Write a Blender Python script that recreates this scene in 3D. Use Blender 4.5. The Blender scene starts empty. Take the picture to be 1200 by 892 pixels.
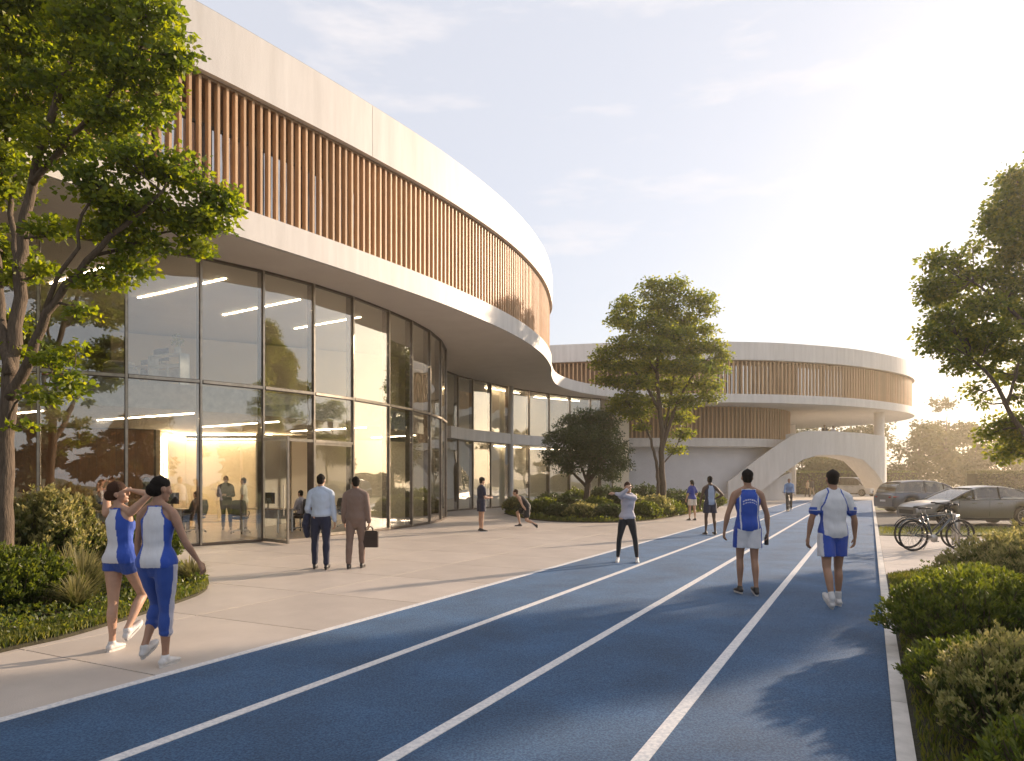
import bpy, math, random
import numpy as np
from mathutils import Vector, Matrix, geometry
random.seed(7); RNG = np.random.default_rng(7)
sc = bpy.context.scene; COL = sc.collection
F_PX, HOR, CAMH = 820.0, 562.0, 1.7
def R(a): return math.radians(a)

# ------------------------------------------------------------------ camera, sky, sun, exposure
cam_d = bpy.data.cameras.new('camera'); cam = bpy.data.objects.new('camera', cam_d); COL.objects.link(cam)
cam.location = (0, 0, CAMH); cam.rotation_euler = (R(90), 0, 0)
cam_d.sensor_width = 36; cam_d.lens = F_PX/1200*36; cam_d.shift_y = (HOR-446)/1200
cam_d.clip_end = 6000; cam_d.clip_start = .05
sc.camera = cam
SUN_AZ, SUN_EL = 52.0, 15.0       # azimuth clockwise from +Y
sdir = Vector((math.sin(R(SUN_AZ))*math.cos(R(SUN_EL)), math.cos(R(SUN_AZ))*math.cos(R(SUN_EL)), math.sin(R(SUN_EL))))
sl = bpy.data.lights.new('sun', 'SUN'); so = bpy.data.objects.new('sun', sl); COL.objects.link(so)
sl.energy = 4.3; sl.angle = R(1.2); sl.color = (1.0, .77, .56)
so.rotation_euler = sdir.to_track_quat('Z', 'Y').to_euler()
sc.view_settings.view_transform = 'Standard'; sc.view_settings.look = 'None'
sc.view_settings.gamma = 1; sc.view_settings.use_curve_mapping = False
sc.view_settings.exposure = 0.98
w = bpy.data.worlds.new('World'); sc.world = w; w.use_nodes = True
nt = w.node_tree; N = nt.nodes; L = nt.links
bg = N['Background']; bg.inputs[1].default_value = .13
sky = N.new('ShaderNodeTexSky'); sky.sky_type = 'NISHITA'; sky.sun_disc = False
sky.sun_elevation = R(SUN_EL); sky.sun_rotation = R(SUN_AZ)
sky.air_density = 1.0; sky.dust_density = 1.6; sky.ozone_density = 1.5
tc = N.new('ShaderNodeTexCoord')
mp = N.new('ShaderNodeMapping'); mp.inputs['Scale'].default_value = (1.2, 1.2, 5.5); mp.inputs['Rotation'].default_value = (0, R(14), R(10))
nz = N.new('ShaderNodeTexNoise'); nz.inputs['Scale'].default_value = 2.6; nz.inputs['Detail'].default_value = 9; nz.inputs['Roughness'].default_value = .62
cr = N.new('ShaderNodeValToRGB'); cr.color_ramp.elements[0].position = .54; cr.color_ramp.elements[1].position = .78
cr.color_ramp.elements[1].color = (.75, .75, .75, 1)
mx = N.new('ShaderNodeMixRGB'); mx.inputs[2].default_value = (4.7, 4.3, 4.1, 1)
hz = N.new('ShaderNodeMixRGB'); hz.inputs[0].default_value = .80; hz.inputs[2].default_value = (3.3, 3.3, 3.55, 1)
L.new(tc.outputs['Generated'], mp.inputs[0]); L.new(mp.outputs[0], nz.inputs[0]); L.new(nz.outputs[0], cr.inputs[0])
L.new(sky.outputs[0], hz.inputs[1]); L.new(hz.outputs[0], mx.inputs[1]); L.new(cr.outputs[0], mx.inputs[0]); L.new(mx.outputs[0], bg.inputs[0])
sc.cycles.max_bounces = 8; sc.cycles.transparent_max_bounces = 16; sc.cycles.diffuse_bounces = 5
sc.cycles.glossy_bounces = 3; sc.cycles.transmission_bounces = 3; sc.cycles.volume_bounces = 0
sc.cycles.caustics_reflective = False; sc.cycles.caustics_refractive = False
sc.cycles.use_denoising = True; sc.cycles.sample_clamp_indirect = 6

# ------------------------------------------------------------------ helpers
def P(px, py, Y): return Vector(((px-600)*Y/F_PX, Y, CAMH+(HOR-py)*Y/F_PX))
def G(px, py):
    Y = F_PX*CAMH/(py-HOR); return Vector(((px-600)*Y/F_PX, Y, 0))

def M(name, col, rough=.6, col2=None, scale=6., var=1., bump=0., bscale=60., metal=0., stretch=(1,1,1), rnd=0., spec=.5,
      detail=6., transl=None, emit=None, coat=0., lo=.35, hi=.65, sheen=0., bstretch=None, tint=None):
    m = bpy.data.materials.new(name); m.use_nodes = True
    n = m.node_tree.nodes; l = m.node_tree.links; b = n['Principled BSDF']
    b.inputs['Roughness'].default_value = rough; b.inputs['Metallic'].default_value = metal
    b.inputs['Specular IOR Level'].default_value = spec; b.inputs['Coat Weight'].default_value = coat
    if sheen: b.inputs['Sheen Weight'].default_value = sheen
    c = n.new('ShaderNodeTexCoord'); mp = n.new('ShaderNodeMapping'); mp.inputs['Scale'].default_value = stretch
    l.new(c.outputs['Object'], mp.inputs[0])
    t = n.new('ShaderNodeTexNoise'); t.inputs['Scale'].default_value = scale; t.inputs['Detail'].default_value = detail
    t.inputs['Roughness'].default_value = .6
    l.new(mp.outputs[0], t.inputs[0])
    if col2 is None: col2 = tuple(x*.72 for x in col)
    r = n.new('ShaderNodeValToRGB'); r.color_ramp.elements[0].position = lo; r.color_ramp.elements[1].position = hi
    r.color_ramp.elements[0].color = (*col2, 1); r.color_ramp.elements[1].color = (*col, 1)
    l.new(t.outputs[0], r.inputs[0]); out = r.outputs[0]
    if rnd:
        oi = n.new('ShaderNodeObjectInfo'); mr = n.new('ShaderNodeMapRange')
        mr.inputs[3].default_value = 1-rnd; mr.inputs[4].default_value = 1+rnd
        l.new(oi.outputs['Random'], mr.inputs[0])
        hs = n.new('ShaderNodeHueSaturation'); l.new(mr.outputs[0], hs.inputs['Value']); l.new(out, hs.inputs['Color']); out = hs.outputs[0]
    if tint is not None:
        at = n.new('ShaderNodeAttribute'); at.attribute_name = 'tint'
        r2 = n.new('ShaderNodeValToRGB')
        es = r2.color_ramp.elements; es[0].color = (*tint[0], 1); es[0].position = 0; es[1].color = (*tint[-1], 1); es[1].position = 1
        for k, cc in enumerate(tint[1:-1]): e = es.new((k+1)/(len(tint)-1)); e.color = (*cc, 1)
        l.new(at.outputs['Fac'], r2.inputs[0]); out = r2.outputs[0]
    l.new(out, b.inputs['Base Color'])
    if bump:
        t2 = n.new('ShaderNodeTexNoise'); t2.inputs['Scale'].default_value = bscale; t2.inputs['Detail'].default_value = 4
        if bstretch:
            m2 = n.new('ShaderNodeMapping'); m2.inputs['Scale'].default_value = bstretch; l.new(c.outputs['Object'], m2.inputs[0]); l.new(m2.outputs[0], t2.inputs[0])
        else: l.new(c.outputs['Object'], t2.inputs[0])
        bp = n.new('ShaderNodeBump'); bp.inputs['Strength'].default_value = bump; bp.inputs['Distance'].default_value = .02
        l.new(t2.outputs[0], bp.inputs['Height']); l.new(bp.outputs[0], b.inputs['Normal'])
    if transl:
        tr = n.new('ShaderNodeBsdfTranslucent'); ms = n.new('ShaderNodeMixShader'); ms.inputs[0].default_value = transl
        hs = n.new('ShaderNodeHueSaturation'); hs.inputs['Value'].default_value = 2.3; hs.inputs['Saturation'].default_value = 1.1
        hs.inputs['Hue'].default_value = .487
        l.new(out, hs.inputs['Color']); l.new(hs.outputs[0], tr.inputs[0])
        l.new(b.outputs[0], ms.inputs[1]); l.new(tr.outputs[0], ms.inputs[2]); l.new(ms.outputs[0], n['Material Output'].inputs[0])
    if emit:
        b.inputs['Emission Color'].default_value = (*emit[0], 1); b.inputs['Emission Strength'].default_value = emit[1]
    return m

def glass(name, base=.1, k=.75, tint=(.93, .95, .93)):
    m = bpy.data.materials.new(name); m.use_nodes = True
    n = m.node_tree.nodes; l = m.node_tree.links; n.remove(n['Principled BSDF'])
    t = n.new('ShaderNodeBsdfTransparent'); t.inputs[0].default_value = (*tint, 1)
    g = n.new('ShaderNodeBsdfGlossy'); g.inputs['Roughness'].default_value = .0; g.inputs[0].default_value = (1, .97, .93, 1)
    lw = n.new('ShaderNodeLayerWeight'); lw.inputs[0].default_value = .5
    pw = n.new('ShaderNodeMath'); pw.operation = 'POWER'; pw.inputs[1].default_value = 2.6
    ml = n.new('ShaderNodeMath'); ml.operation = 'MULTIPLY_ADD'; ml.inputs[1].default_value = k; ml.inputs[2].default_value = base
    l.new(lw.outputs['Facing'], pw.inputs[0]); l.new(pw.outputs[0], ml.inputs[0])
    mx = n.new('ShaderNodeMixShader'); l.new(ml.outputs[0], mx.inputs[0]); l.new(t.outputs[0], mx.inputs[1]); l.new(g.outputs[0], mx.inputs[2])
    # slight waviness of real panes
    c = n.new('ShaderNodeTexCoord'); tn = n.new('ShaderNodeTexNoise'); tn.inputs['Scale'].default_value = .9; tn.inputs['Detail'].default_value = 1
    bp = n.new('ShaderNodeBump'); bp.inputs['Strength'].default_value = .12; bp.inputs['Distance'].default_value = .05
    l.new(c.outputs['Object'], tn.inputs[0]); l.new(tn.outputs[0], bp.inputs['Height']); l.new(bp.outputs[0], g.inputs['Normal'])
    l.new(mx.outputs[0], n['Material Output'].inputs[0]); return m

def tag(o, label=None, cat=None, group=None, kind=None):
    if label: o['label'] = label
    if cat: o['category'] = cat
    if group: o['group'] = group
    if kind: o['kind'] = kind
    return o
def link(name, me, parent=None, loc=None, rotz=0):
    o = bpy.data.objects.new(name, me); COL.objects.link(o)
    if parent is not None: o.parent = parent
    if loc is not None: o.location = loc
    if rotz: o.rotation_euler = (0, 0, rotz)
    return o
def thing(name, label, cat, loc=(0,0,0), rotz=0, group=None):
    o = link(name, None, None, loc, rotz); o.empty_display_size = .2
    return tag(o, label, cat, group)
def mesh(name, V, Fc, mats, smooth=False, mi=None):
    me = bpy.data.meshes.new(name)
    me.from_pydata([tuple(v) for v in V], [], [tuple(f) for f in Fc])
    if not isinstance(mats, (list, tuple)): mats = [mats]
    for m in mats: me.materials.append(m)
    if smooth: me.polygons.foreach_set('use_smooth', [True]*len(me.polygons))
    if mi is not None: me.polygons.foreach_set('material_index', mi)
    me.update(); return me
def nmesh(name, V, Q, mats, tint=None, smooth=False):
    """fast mesh from numpy; Q = (n,3) or (n,4)"""
    me = bpy.data.meshes.new(name); k = Q.shape[1]
    me.vertices.add(len(V)); me.vertices.foreach_set('co', np.asarray(V, np.float32).ravel())
    me.loops.add(Q.size); me.loops.foreach_set('vertex_index', Q.astype(np.int32).ravel())
    me.polygons.add(len(Q)); me.polygons.foreach_set('loop_start', np.arange(0, Q.size, k, dtype=np.int32))
    if smooth: me.polygons.foreach_set('use_smooth', np.ones(len(Q), bool))
    me.materials.append(mats); me.update(calc_edges=True)
    if tint is not None:
        a = me.attributes.new('tint', 'FLOAT', 'POINT'); a.data.foreach_set('value', np.asarray(tint, np.float32))
    return me

class MB:
    """collects geometry for one mesh"""
    def __init__(s): s.V = []; s.F = []; s.mi = []; s.cur = 0
    def add(s, V, Fc):
        o = len(s.V); s.V += [tuple(v) for v in V]; s.F += [tuple(i+o for i in f) for f in Fc]; s.mi += [s.cur]*len(Fc)
    def box(s, c, d, rz=0, rx=0):
        x, y, z = d[0]/2, d[1]/2, d[2]/2
        m = Matrix.Rotation(rz, 3, 'Z') @ Matrix.Rotation(rx, 3, 'X')
        vs = [m @ Vector((a*x, b*y, e*z)) + Vector(c) for a in (-1,1) for b in (-1,1) for e in (-1,1)]
        s.add(vs, [(0,1,3,2),(4,6,7,5),(0,4,5,1),(2,3,7,6),(0,2,6,4),(1,5,7,3)])
    def bar(s, a, b, wd, ht, up=(0,0,1)):
        a, b = Vector(a), Vector(b); d = (b-a).normalized(); sd = d.cross(Vector(up))
        if sd.length < 1e-4: sd = Vector((1,0,0))
        sd.normalize(); u = sd.cross(d)
        vs = []
        for p in (a, b):
            for i, j in ((-1,-1),(1,-1),(1,1),(-1,1)): vs.append(p+sd*i*wd/2+u*j*ht/2)
        s.add(vs, [(0,1,2,3),(7,6,5,4),(0,4,5,1),(1,5,6,2),(2,6,7,3),(3,7,4,0)])
    def tube(s, pts, r, n=8, closed=False):
        pts = [Vector(p) for p in pts]; k = len(pts)
        rs = r if isinstance(r, (list, tuple)) else [r]*k
        vs = []; u = None
        for i in range(k):
            if closed: d = pts[(i+1)%k]-pts[i-1]
            else: d = pts[min(i+1,k-1)]-pts[max(i-1,0)]
            d.normalize()
            if u is None:
                u = d.orthogonal().normalized()
            else:
                u = (u-d*u.dot(d)).normalized()
            v = d.cross(u)
            for j in range(n):
                a = 2*math.pi*j/n; vs.append(pts[i]+(u*math.cos(a)+v*math.sin(a))*rs[i])
        f = []
        for i in range(k if closed else k-1):
            i2 = (i+1)%k
            for j in range(n):
                j2 = (j+1)%n; f.append((i*n+j, i*n+j2, i2*n+j2, i2*n+j))
        if not closed: f.append(tuple(range(n))[::-1]); f.append(tuple(range((k-1)*n, k*n)))
        s.add(vs, f)
    def cyl(s, c, r, h, n=16, axis='Z'):
        c = Vector(c); d = {'X': Vector((1,0,0)), 'Y': Vector((0,1,0)), 'Z': Vector((0,0,1))}[axis]*h/2
        s.tube([c-d, c+d], r, n)
    def prism(s, poly, z0, z1):
        n = len(poly); vs = [(p[0], p[1], z0) for p in poly]+[(p[0], p[1], z1) for p in poly]
        area = sum(poly[i][0]*poly[(i+1)%n][1]-poly[(i+1)%n][0]*poly[i][1] for i in range(n))
        tri = geometry.tessellate_polygon([[Vector((p[0], p[1], 0)) for p in poly]])
        f = []
        for t in tri:
            a, b, c = [Vector((poly[i][0], poly[i][1], 0)) for i in t]
            if (b-a).cross(c-a).z < 0: t = (t[0], t[2], t[1])
            f.append(tuple(i+n for i in t)); f.append((t[0], t[2], t[1]))
        for i in range(n):
            j = (i+1)%n; f.append((i, j, j+n, i+n) if area > 0 else (j, i, i+n, j+n))
        s.add(vs, f)
    def strip(s, A, B, z0, z1):
        """vertical wall between plan curves A (outer) and B (inner); z0/z1 scalars or lists"""
        n = len(A); z0 = z0 if hasattr(z0, '__len__') else [z0]*n; z1 = z1 if hasattr(z1, '__len__') else [z1]*n
        vs = []
        for i in range(n):
            vs += [(A[i][0], A[i][1], z0[i]), (A[i][0], A[i][1], z1[i]), (B[i][0], B[i][1], z1[i]), (B[i][0], B[i][1], z0[i])]
        f = [(0,1,2,3), tuple((n-1)*4+q for q in (3,2,1,0))]
        for i in range(n-1):
            for q in range(4):
                q2 = (q+1)%4; f.append((i*4+q, (i+1)*4+q, (i+1)*4+q2, i*4+q2))
        s.add(vs, f)
    def me(s, name, mats, smooth=False):
        m = mesh(name, s.V, s.F, mats, smooth, s.mi if isinstance(mats, (list, tuple)) and len(mats) > 1 else None); return m
    def part(s, name, mats, parent=None, smooth=False, world=True, label=None):
        o = link(name, s.me(name, mats, smooth), parent)
        if parent is not None and world: o.location = -abs_loc(parent)
        if label: o['label'] = label
        return o
def abs_loc(o):
    v = Vector(o.location)
    while o.parent: o = o.parent; v += Vector(o.location)
    return v
def put(name, me, parent, loc, rotz=0):
    return link(name, me, parent, Vector(loc)-abs_loc(parent), rotz)
def autosmooth(o, ang=35):
    me = o.data
    me.polygons.foreach_set('use_smooth', [True]*len(me.polygons))
    try: me.set_sharp_from_angle(angle=R(ang))
    except Exception: pass
    return o

def catmull(pts, step=None, n=None):
    """smooth 2D/3D polyline through pts, resampled evenly"""
    p = np.array([list(q) for q in pts], float); out = []
    e = np.vstack([2*p[0]-p[1], p, 2*p[-1]-p[-2]])
    for i in range(len(p)-1):
        p0, p1, p2, p3 = e[i:i+4]
        for t in np.linspace(0, 1, 24, endpoint=False):
            out.append(.5*((2*p1)+(-p0+p2)*t+(2*p0-5*p1+4*p2-p3)*t*t+(-p0+3*p1-3*p2+p3)*t**3))
    out.append(p[-1]); out = np.array(out)
    d = np.r_[0, np.cumsum(np.linalg.norm(np.diff(out, axis=0), axis=1))]
    k = n or max(2, int(round(d[-1]/step))+1)
    s = np.linspace(0, d[-1], k)
    return np.stack([np.interp(s, d, out[:, c]) for c in range(out.shape[1])], 1)
def offset(c, d):
    """offset plan curve; positive d = to the right of travel direction"""
    t = np.gradient(c, axis=0); t /= np.linalg.norm(t, axis=1)[:, None]
    return c + np.stack([t[:, 1], -t[:, 0]], 1)*d
def inside(p, poly):
    x, y = p[0], p[1]; c = False; n = len(poly)
    for i in range(n):
        a, b = poly[i], poly[i-1]
        if (a[1] > y) != (b[1] > y) and x < (b[0]-a[0])*(y-a[1])/(b[1]-a[1])+a[0]: c = not c
    return c

# ------------------------------------------------------------------ materials
m_conc = M('white_concrete', (.72, .69, .655), .6, (.60, .57, .535), scale=2.2, bump=.15, bscale=30, stretch=(1.6,1.6,.16), lo=.3, hi=.7)
m_soff = M('soffit_concrete', (.76, .70, .64), .6, (.70, .64, .58), scale=1.2, bump=.15, bscale=18, lo=.3, hi=.7)
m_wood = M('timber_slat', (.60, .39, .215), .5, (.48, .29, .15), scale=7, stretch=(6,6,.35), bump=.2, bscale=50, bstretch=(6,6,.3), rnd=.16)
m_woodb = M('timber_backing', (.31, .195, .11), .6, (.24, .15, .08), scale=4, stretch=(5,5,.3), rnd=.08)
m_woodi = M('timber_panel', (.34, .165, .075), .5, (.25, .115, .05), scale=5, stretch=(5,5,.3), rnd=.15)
m_dark = M('dark_reveal', (.05, .042, .036), .7)
m_bronze = M('bronze_frame', (.16, .13, .11), .38, metal=.75, rnd=.05)
m_alu = M('champagne_aluminium', (.52, .46, .38), .33, metal=.8)
m_glass = glass('facade_glass', .17, .55)
m_glass2 = glass('plain_glass', .05, .5)
m_winp = glass('upper_window_glass', .5, .4, (.5, .55, .6))
m_pav = M('paving_concrete', (.54, .475, .42), .5, (.44, .385, .34), scale=1.3, detail=9, bump=.2, bscale=90, rnd=.07, lo=.3, hi=.7, spec=.5)
m_joint = M('joint_sand', (.20, .165, .135), .9)
m_kerb = M('kerb_concrete', (.66, .62, .57), .6, (.5, .47, .43), scale=5, bump=.15, bscale=120)
m_line = M('white_line_paint', (.76, .74, .72), .55, (.42, .44, .48), scale=34, detail=10, bump=.25, bscale=260, lo=.25, hi=.6)
m_asph = M('asphalt', (.075, .072, .068), .85, (.05, .048, .046), scale=30, bump=.3, bscale=200)
m_soil = M('planting_soil', (.055, .050, .024), .95, (.03, .026, .014), scale=14, bump=.5, bscale=40)
m_lawn = M('lawn', (.115, .13, .028), .9, (.07, .09, .02), scale=9, bump=.6, bscale=140)
m_ground = M('ground_grass', (.12, .12, .04), .95, (.07, .08, .025), scale=.3, bump=.3, bscale=8)
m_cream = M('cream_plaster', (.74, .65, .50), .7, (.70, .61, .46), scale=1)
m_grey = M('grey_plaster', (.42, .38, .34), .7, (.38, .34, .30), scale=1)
m_floor = M('interior_floor', (.40, .33, .27), .25, (.34, .28, .22), scale=2)
m_ceil = M('interior_ceiling', (.72, .66, .58), .7)
m_lamp = M('lamp_strip', (1, .9, .7), .5, emit=((1, .78, .54), 16))
m_cove = M('cove_lamp', (1, .85, .6), .5, emit=((1, .76, .50), 15))
m_white = M('white_lacquer', (.75, .74, .72), .4)
m_black = M('black_plastic', (.02, .02, .022), .4)
m_screen = M('dark_screen', (.015, .016, .02), .12)
m_tub = M('clay_upholstery', (.45, .17, .09), .8)
m_chair = M('charcoal_mesh', (.035, .035, .04), .7)
def track_mat():
    m = M('blue_rubber_track', (.085, .215, .41), .72, (.024, .09, .215), scale=60, bump=1.0, bscale=300, lo=.38, hi=.64, spec=.3, detail=3)
    n = m.node_tree.nodes; l = m.node_tree.links; b = n['Principled BSDF']
    src = b.inputs['Base Color'].links[0].from_socket
    c = n.new('ShaderNodeTexCoord'); t = n.new('ShaderNodeTexNoise'); t.inputs['Scale'].default_value = 1.1; t.inputs['Detail'].default_value = 5
    r = n.new('ShaderNodeMapRange'); r.inputs[1].default_value = .3; r.inputs[2].default_value = .7; r.inputs[3].default_value = .74; r.inputs[4].default_value = 1.2
    h = n.new('ShaderNodeHueSaturation')
    l.new(c.outputs['Object'], t.inputs[0]); l.new(t.outputs[0], r.inputs[0]); l.new(r.outputs[0], h.inputs['Value']); l.new(src, h.inputs['Color']); l.new(h.outputs[0], b.inputs['Base Color'])
    b.inputs['Sheen Weight'].default_value = .10; b.inputs['Sheen Roughness'].default_value = .6; b.inputs['Sheen Tint'].default_value = (.9, .85, .8, 1)
    return m
m_track = track_mat()

# ------------------------------------------------------------------ ground, track, paving
T = np.array([.4556, .8902]); NR = np.array([.8902, -.4556])   # along the track / to its right
COS = .8902
def tn(t, n): return T*t+NR*n
def flat(name, poly, z, mat, thick=.0, kind='structure', parent=None):
    b = MB(); b.prism(poly, z-thick-.001, z); o = b.part(name, mat, parent)
    if kind and parent is None: o['kind'] = kind
    return o
g = MB(); g.add([(-900,-300,-.06),(900,-300,-.06),(900,1500,-.06),(-900,1500,-.06)], [(0,1,2,3)])
tag(g.part('ground', m_ground), kind='structure')
d1 = -6.127*COS; dl = [-4.585*COS, -2.91*COS, -1.39*COS]; dk0 = .158*COS; dk1 = .276*COS
track = flat('running_track', [tn(-14, d1-.045), tn(-14, dk0), tn(140, dk0), tn(140, d1-.045)], .004, m_track, .05)
for i, d in enumerate([d1]+dl):
    o = flat('lane_line', [tn(-14, d-.045), tn(-14, d+.05), tn(139, d+.05), tn(139, d-.045)], .009, m_line, .004, None, track)
kb = thing('kerb', 'white concrete edging running along the right side of the blue track', 'kerb', tuple(tn(3, dk0))+(0,))
kme = MB(); kme.prism([(0,0),(dk1-dk0,0),(dk1-dk0,1.985),(0,1.985)], -.05, .035)
km = kme.me('kerb_stone', m_kerb)
for i in range(33):
    p = tn(-2+i*2, dk0)
    put('kerb_stone', km, kb, (p[0], p[1], 0), math.atan2(NR[1], NR[0]))
# plaza with individually laid slabs
plaza_poly = [tn(-14, d1-.05), tn(75, d1-.05), (0, 75), (-45, 60), (-45, -10)]
plaza = flat('plaza_pavement', plaza_poly, -.012, m_joint, .03)
bikepad = flat('bicycle_pavement', [tn(10.2, dk1), (17, 11.5), (34, 21.0), tn(23.6, dk1)], -.012, m_joint, .03)

# building 1 plan curves
C1 = catmull([(-14.5,-3),(-13.0,3.6),(-10.9,9.0),(-8.5,13.5),(-6.35,16.5),(-4.2,19.6),(-2.0,23.2),(0,27.4),(1.3,31.5),(1.97,35.4),(2.2,38.8),
              (2.75,42.3),(4.0,45.1),(5.6,47.2),(7.5,48.8),(10,50.5),(12.6,52.2),(14.6,53.6)], step=.4)
C1 = C1[:, :2]
ring = catmull([(-14.5,-3),(-13.0,3.6),(-10.9,9.0),(-8.5,13.5),(-6.35,16.5),(-4.2,19.6),(-2.0,23.2),(0,27.4),(1.3,31.5),(1.97,35.4),(2.12,39.0),
                (1.2,43.5),(-2.0,48.5),(-8,53),(-17,56),(-28,55)], step=.4)
gpx = [(-150,15.0),(-50,15.3),(45,16.0),(148,16.9),(235,17.9),(308,19.1),(367,20.4),(413,21.8),(455,23.6),(482,25.1),(503,26.8),(516,28.6),(522,30.6)]
gl = [((px-600)*Y/F_PX, Y) for px, Y in gpx] + [(-3.15,32.6),(-3.45,34.4)]
g2px = [(520,36.4),(536.6,38.3),(554,39.8),(575,41.4),(596,43.2),(620,44.9),(643.5,46.4),(668,47.9),(692,48.9),(704,49.3)]
gl2 = [((px-600)*Y/F_PX, Y) for px, Y in g2px] + [(7.4,51.5),(7.6,54)]
in_poly = gl + gl2 + [(7.6,58),(-45,60),(-45,14)]

bedA = [G(-90,792)[:2], G(0,765)[:2], G(65,751)[:2], G(125,734)[:2], G(190,713)[:2], G(232,698)[:2], G(244,688)[:2], G(236,679)[:2], G(212,669)[:2],
        (-7.6,14.4), (-9.3,15.6), (-10.8,14.9), (-15.5,14.2), (-16,5), (-9,4.2)]
bedA = [tuple(p) for p in catmull(bedA[:10], step=.35)] + [(-9.3,15.7),(-10.8,15.1),(-15.5,14.2),(-16,5),(-9,4.2)]
bedB = [tuple(p) for p in catmull([(-.4,35),(.1,32.3),(1.0,29.2),(2.2,27.8),(4.1,27.6),(5.6,28.8),(7.2,31.5),(9.2,35.3),(11.3,39.2),(11.2,42.5)], step=.4)] + [(8,44.5),(4,42.5),(1.2,39.5)]
slab = MB(); slab.prism([(.006,.006),(1.988,.006),(1.988,1.988),(.006,1.988)], -.012, 0.0)
slab_me = slab.me('paving_slab', m_pav)
ang = math.atan2(NR[1], NR[0]); cnt = 0; rest = MB()
for i in range(-1, 34):
    for j in range(0, 14):
        c = tn(i*2+1, d1-.052-j*2-1)
        px = 600+F_PX*c[0]/max(c[1], .3)
        if c[1] < 3 or px < -220 or c[1] > 60: continue
        if inside(c, in_poly) and all(inside(tn(i*2+a, d1-.052-j*2-b), in_poly) for a in (0,2) for b in (0,2)): continue
        if all(inside(tn(i*2+a, d1-.052-j*2-b), bedA) for a in (0,2) for b in (0,2)): continue
        p = tn(i*2, d1-.052-j*2-2)
        if cnt < 290: put('paving_slab', slab_me, plaza, (p[0], p[1], 0), ang); cnt += 1
        else: rest.prism([tn(i*2, d1-.052-j*2), tn(i*2, d1-.052-j*2-1.99), tn(i*2+1.99, d1-.052-j*2-1.99), tn(i*2+1.99, d1-.052-j*2)], -.012, 0)
if rest.V: rest.part('far_paving_slab', m_pav, plaza)['kind'] = 'stuff'
for i in range(5, 12):
    for j in range(0, 7):
        c = tn(i*2+1, dk1+j*2+1)
        if 11.6 < c[1]+(c[0]-7)*.0 and c[1] < 21.6 and 600+F_PX*c[0]/c[1] < 1330:
            p = tn(i*2, dk1+.004+j*2); put('paving_slab', slab_me, bikepad, (p[0], p[1], 0), ang)
flat('planting_bed_left', bedA, .035, m_soil, .06); flat('planting_bed_middle', bedB, .03, m_soil, .05)
bedC = [tn(-6, dk1), tn(14.15, dk1)] + [(9.0, 13.6), (12, 14.4), (16, 14.8), (22, 15), (22, -4)]
flat('planting_bed_right', bedC, .02, m_soil, .05)
flat('lawn_verge', [tn(24.3, dk1), (60, 20.8), (60, 25.4), tn(28.0, dk1)], .0, m_lawn, .03)
flat('car_park', [tn(28.2, dk1), (90, 25.8), (90, 41), tn(44, dk1)], -.01, m_asph, .03)
flat('lawn_far', [tn(44.5, dk1), (90, 41.5), (90, 75), tn(70, dk1+8)], -.02, m_lawn, .03)
flat('cross_path', [tn(62, -30), (5, 78), (80, 78), (80, 66), tn(62, dk1+20), tn(64, dk1), tn(62,d1)], .016, m_kerb, .01)

# ------------------------------------------------------------------ building 1: the long curved hall
hall = thing('curved_hall', 'large two storey hall with curved glass front, timber slats above and white concrete parapet', 'building', (-6, 24, 0))
Z_S, Z_F, Z_L, Z_T = 7.4, 8.1, 10.95, 12.36
# slab (soffit + fascia)
b = MB(); poly = [tuple(p) for p in C1]+[(14.6,60),(-45,62),(-45,-3)]
b.prism(poly, Z_S+.012, Z_F); autosmooth(b.part('upper_floor_slab', m_conc, hall), 40)
ins = offset(C1, -.10)
b = MB(); b.prism([tuple(p) for p in ins]+[(14.4,59.9),(-44.9,61.9),(-44.9,-2.9)], Z_S, Z_S+.012); b.part('soffit', m_soff, hall)
# roof and parapet panels
b = MB(); b.prism([tuple(p) for p in offset(ring, -.15)]+[(-44,57),(-44,-3)], Z_L, Z_L+.35); b.part('roof', m_soff, hall)
seg = 16
for i in range(0, len(ring)-1, seg):
    A = ring[i:i+seg+1].copy()
    if len(A) < 2: continue
    B = offset(ring, -.35)[i:i+seg+1].copy()
    for arr in (A, B):
        d = arr[1]-arr[0]; arr[0] += d/np.linalg.norm(d)*.016
    b = MB(); b.strip(A, B, Z_L-.05, Z_T); autosmooth(b.part('parapet_panel', m_conc, hall), 40)
b = MB(); b.strip(offset(ring, -.03), offset(ring, -.42), Z_T+.002, Z_T+.03); b.part('roof_capping', m_alu, hall)
# shadow gap plate under parapet
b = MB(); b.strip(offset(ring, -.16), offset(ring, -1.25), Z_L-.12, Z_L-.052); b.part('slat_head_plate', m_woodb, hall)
# slats
rl = offset(ring, -.22); t_ = np.gradient(rl, axis=0)
acc = catmull([tuple(p) for p in rl], step=.225)
tt = np.gradient(acc, axis=0)
smb = MB(); smb.box((0,0,(Z_F+Z_L-.12)/2), (.062, .15, Z_L-.12-Z_F)); sm = smb.me('timber_slat', m_wood)
k0 = None; ns = 0
for i in range(len(acc)):
    if acc[i][1] < 9 or acc[i][1] > 47 or (acc[i][1] > 40 and acc[i][0] < 0): continue
    a = math.atan2(tt[i][1], tt[i][0]); put('timber_slat', sm, hall, (acc[i][0], acc[i][1], 0), a+random.uniform(-.03,.03)); ns += 1
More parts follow.
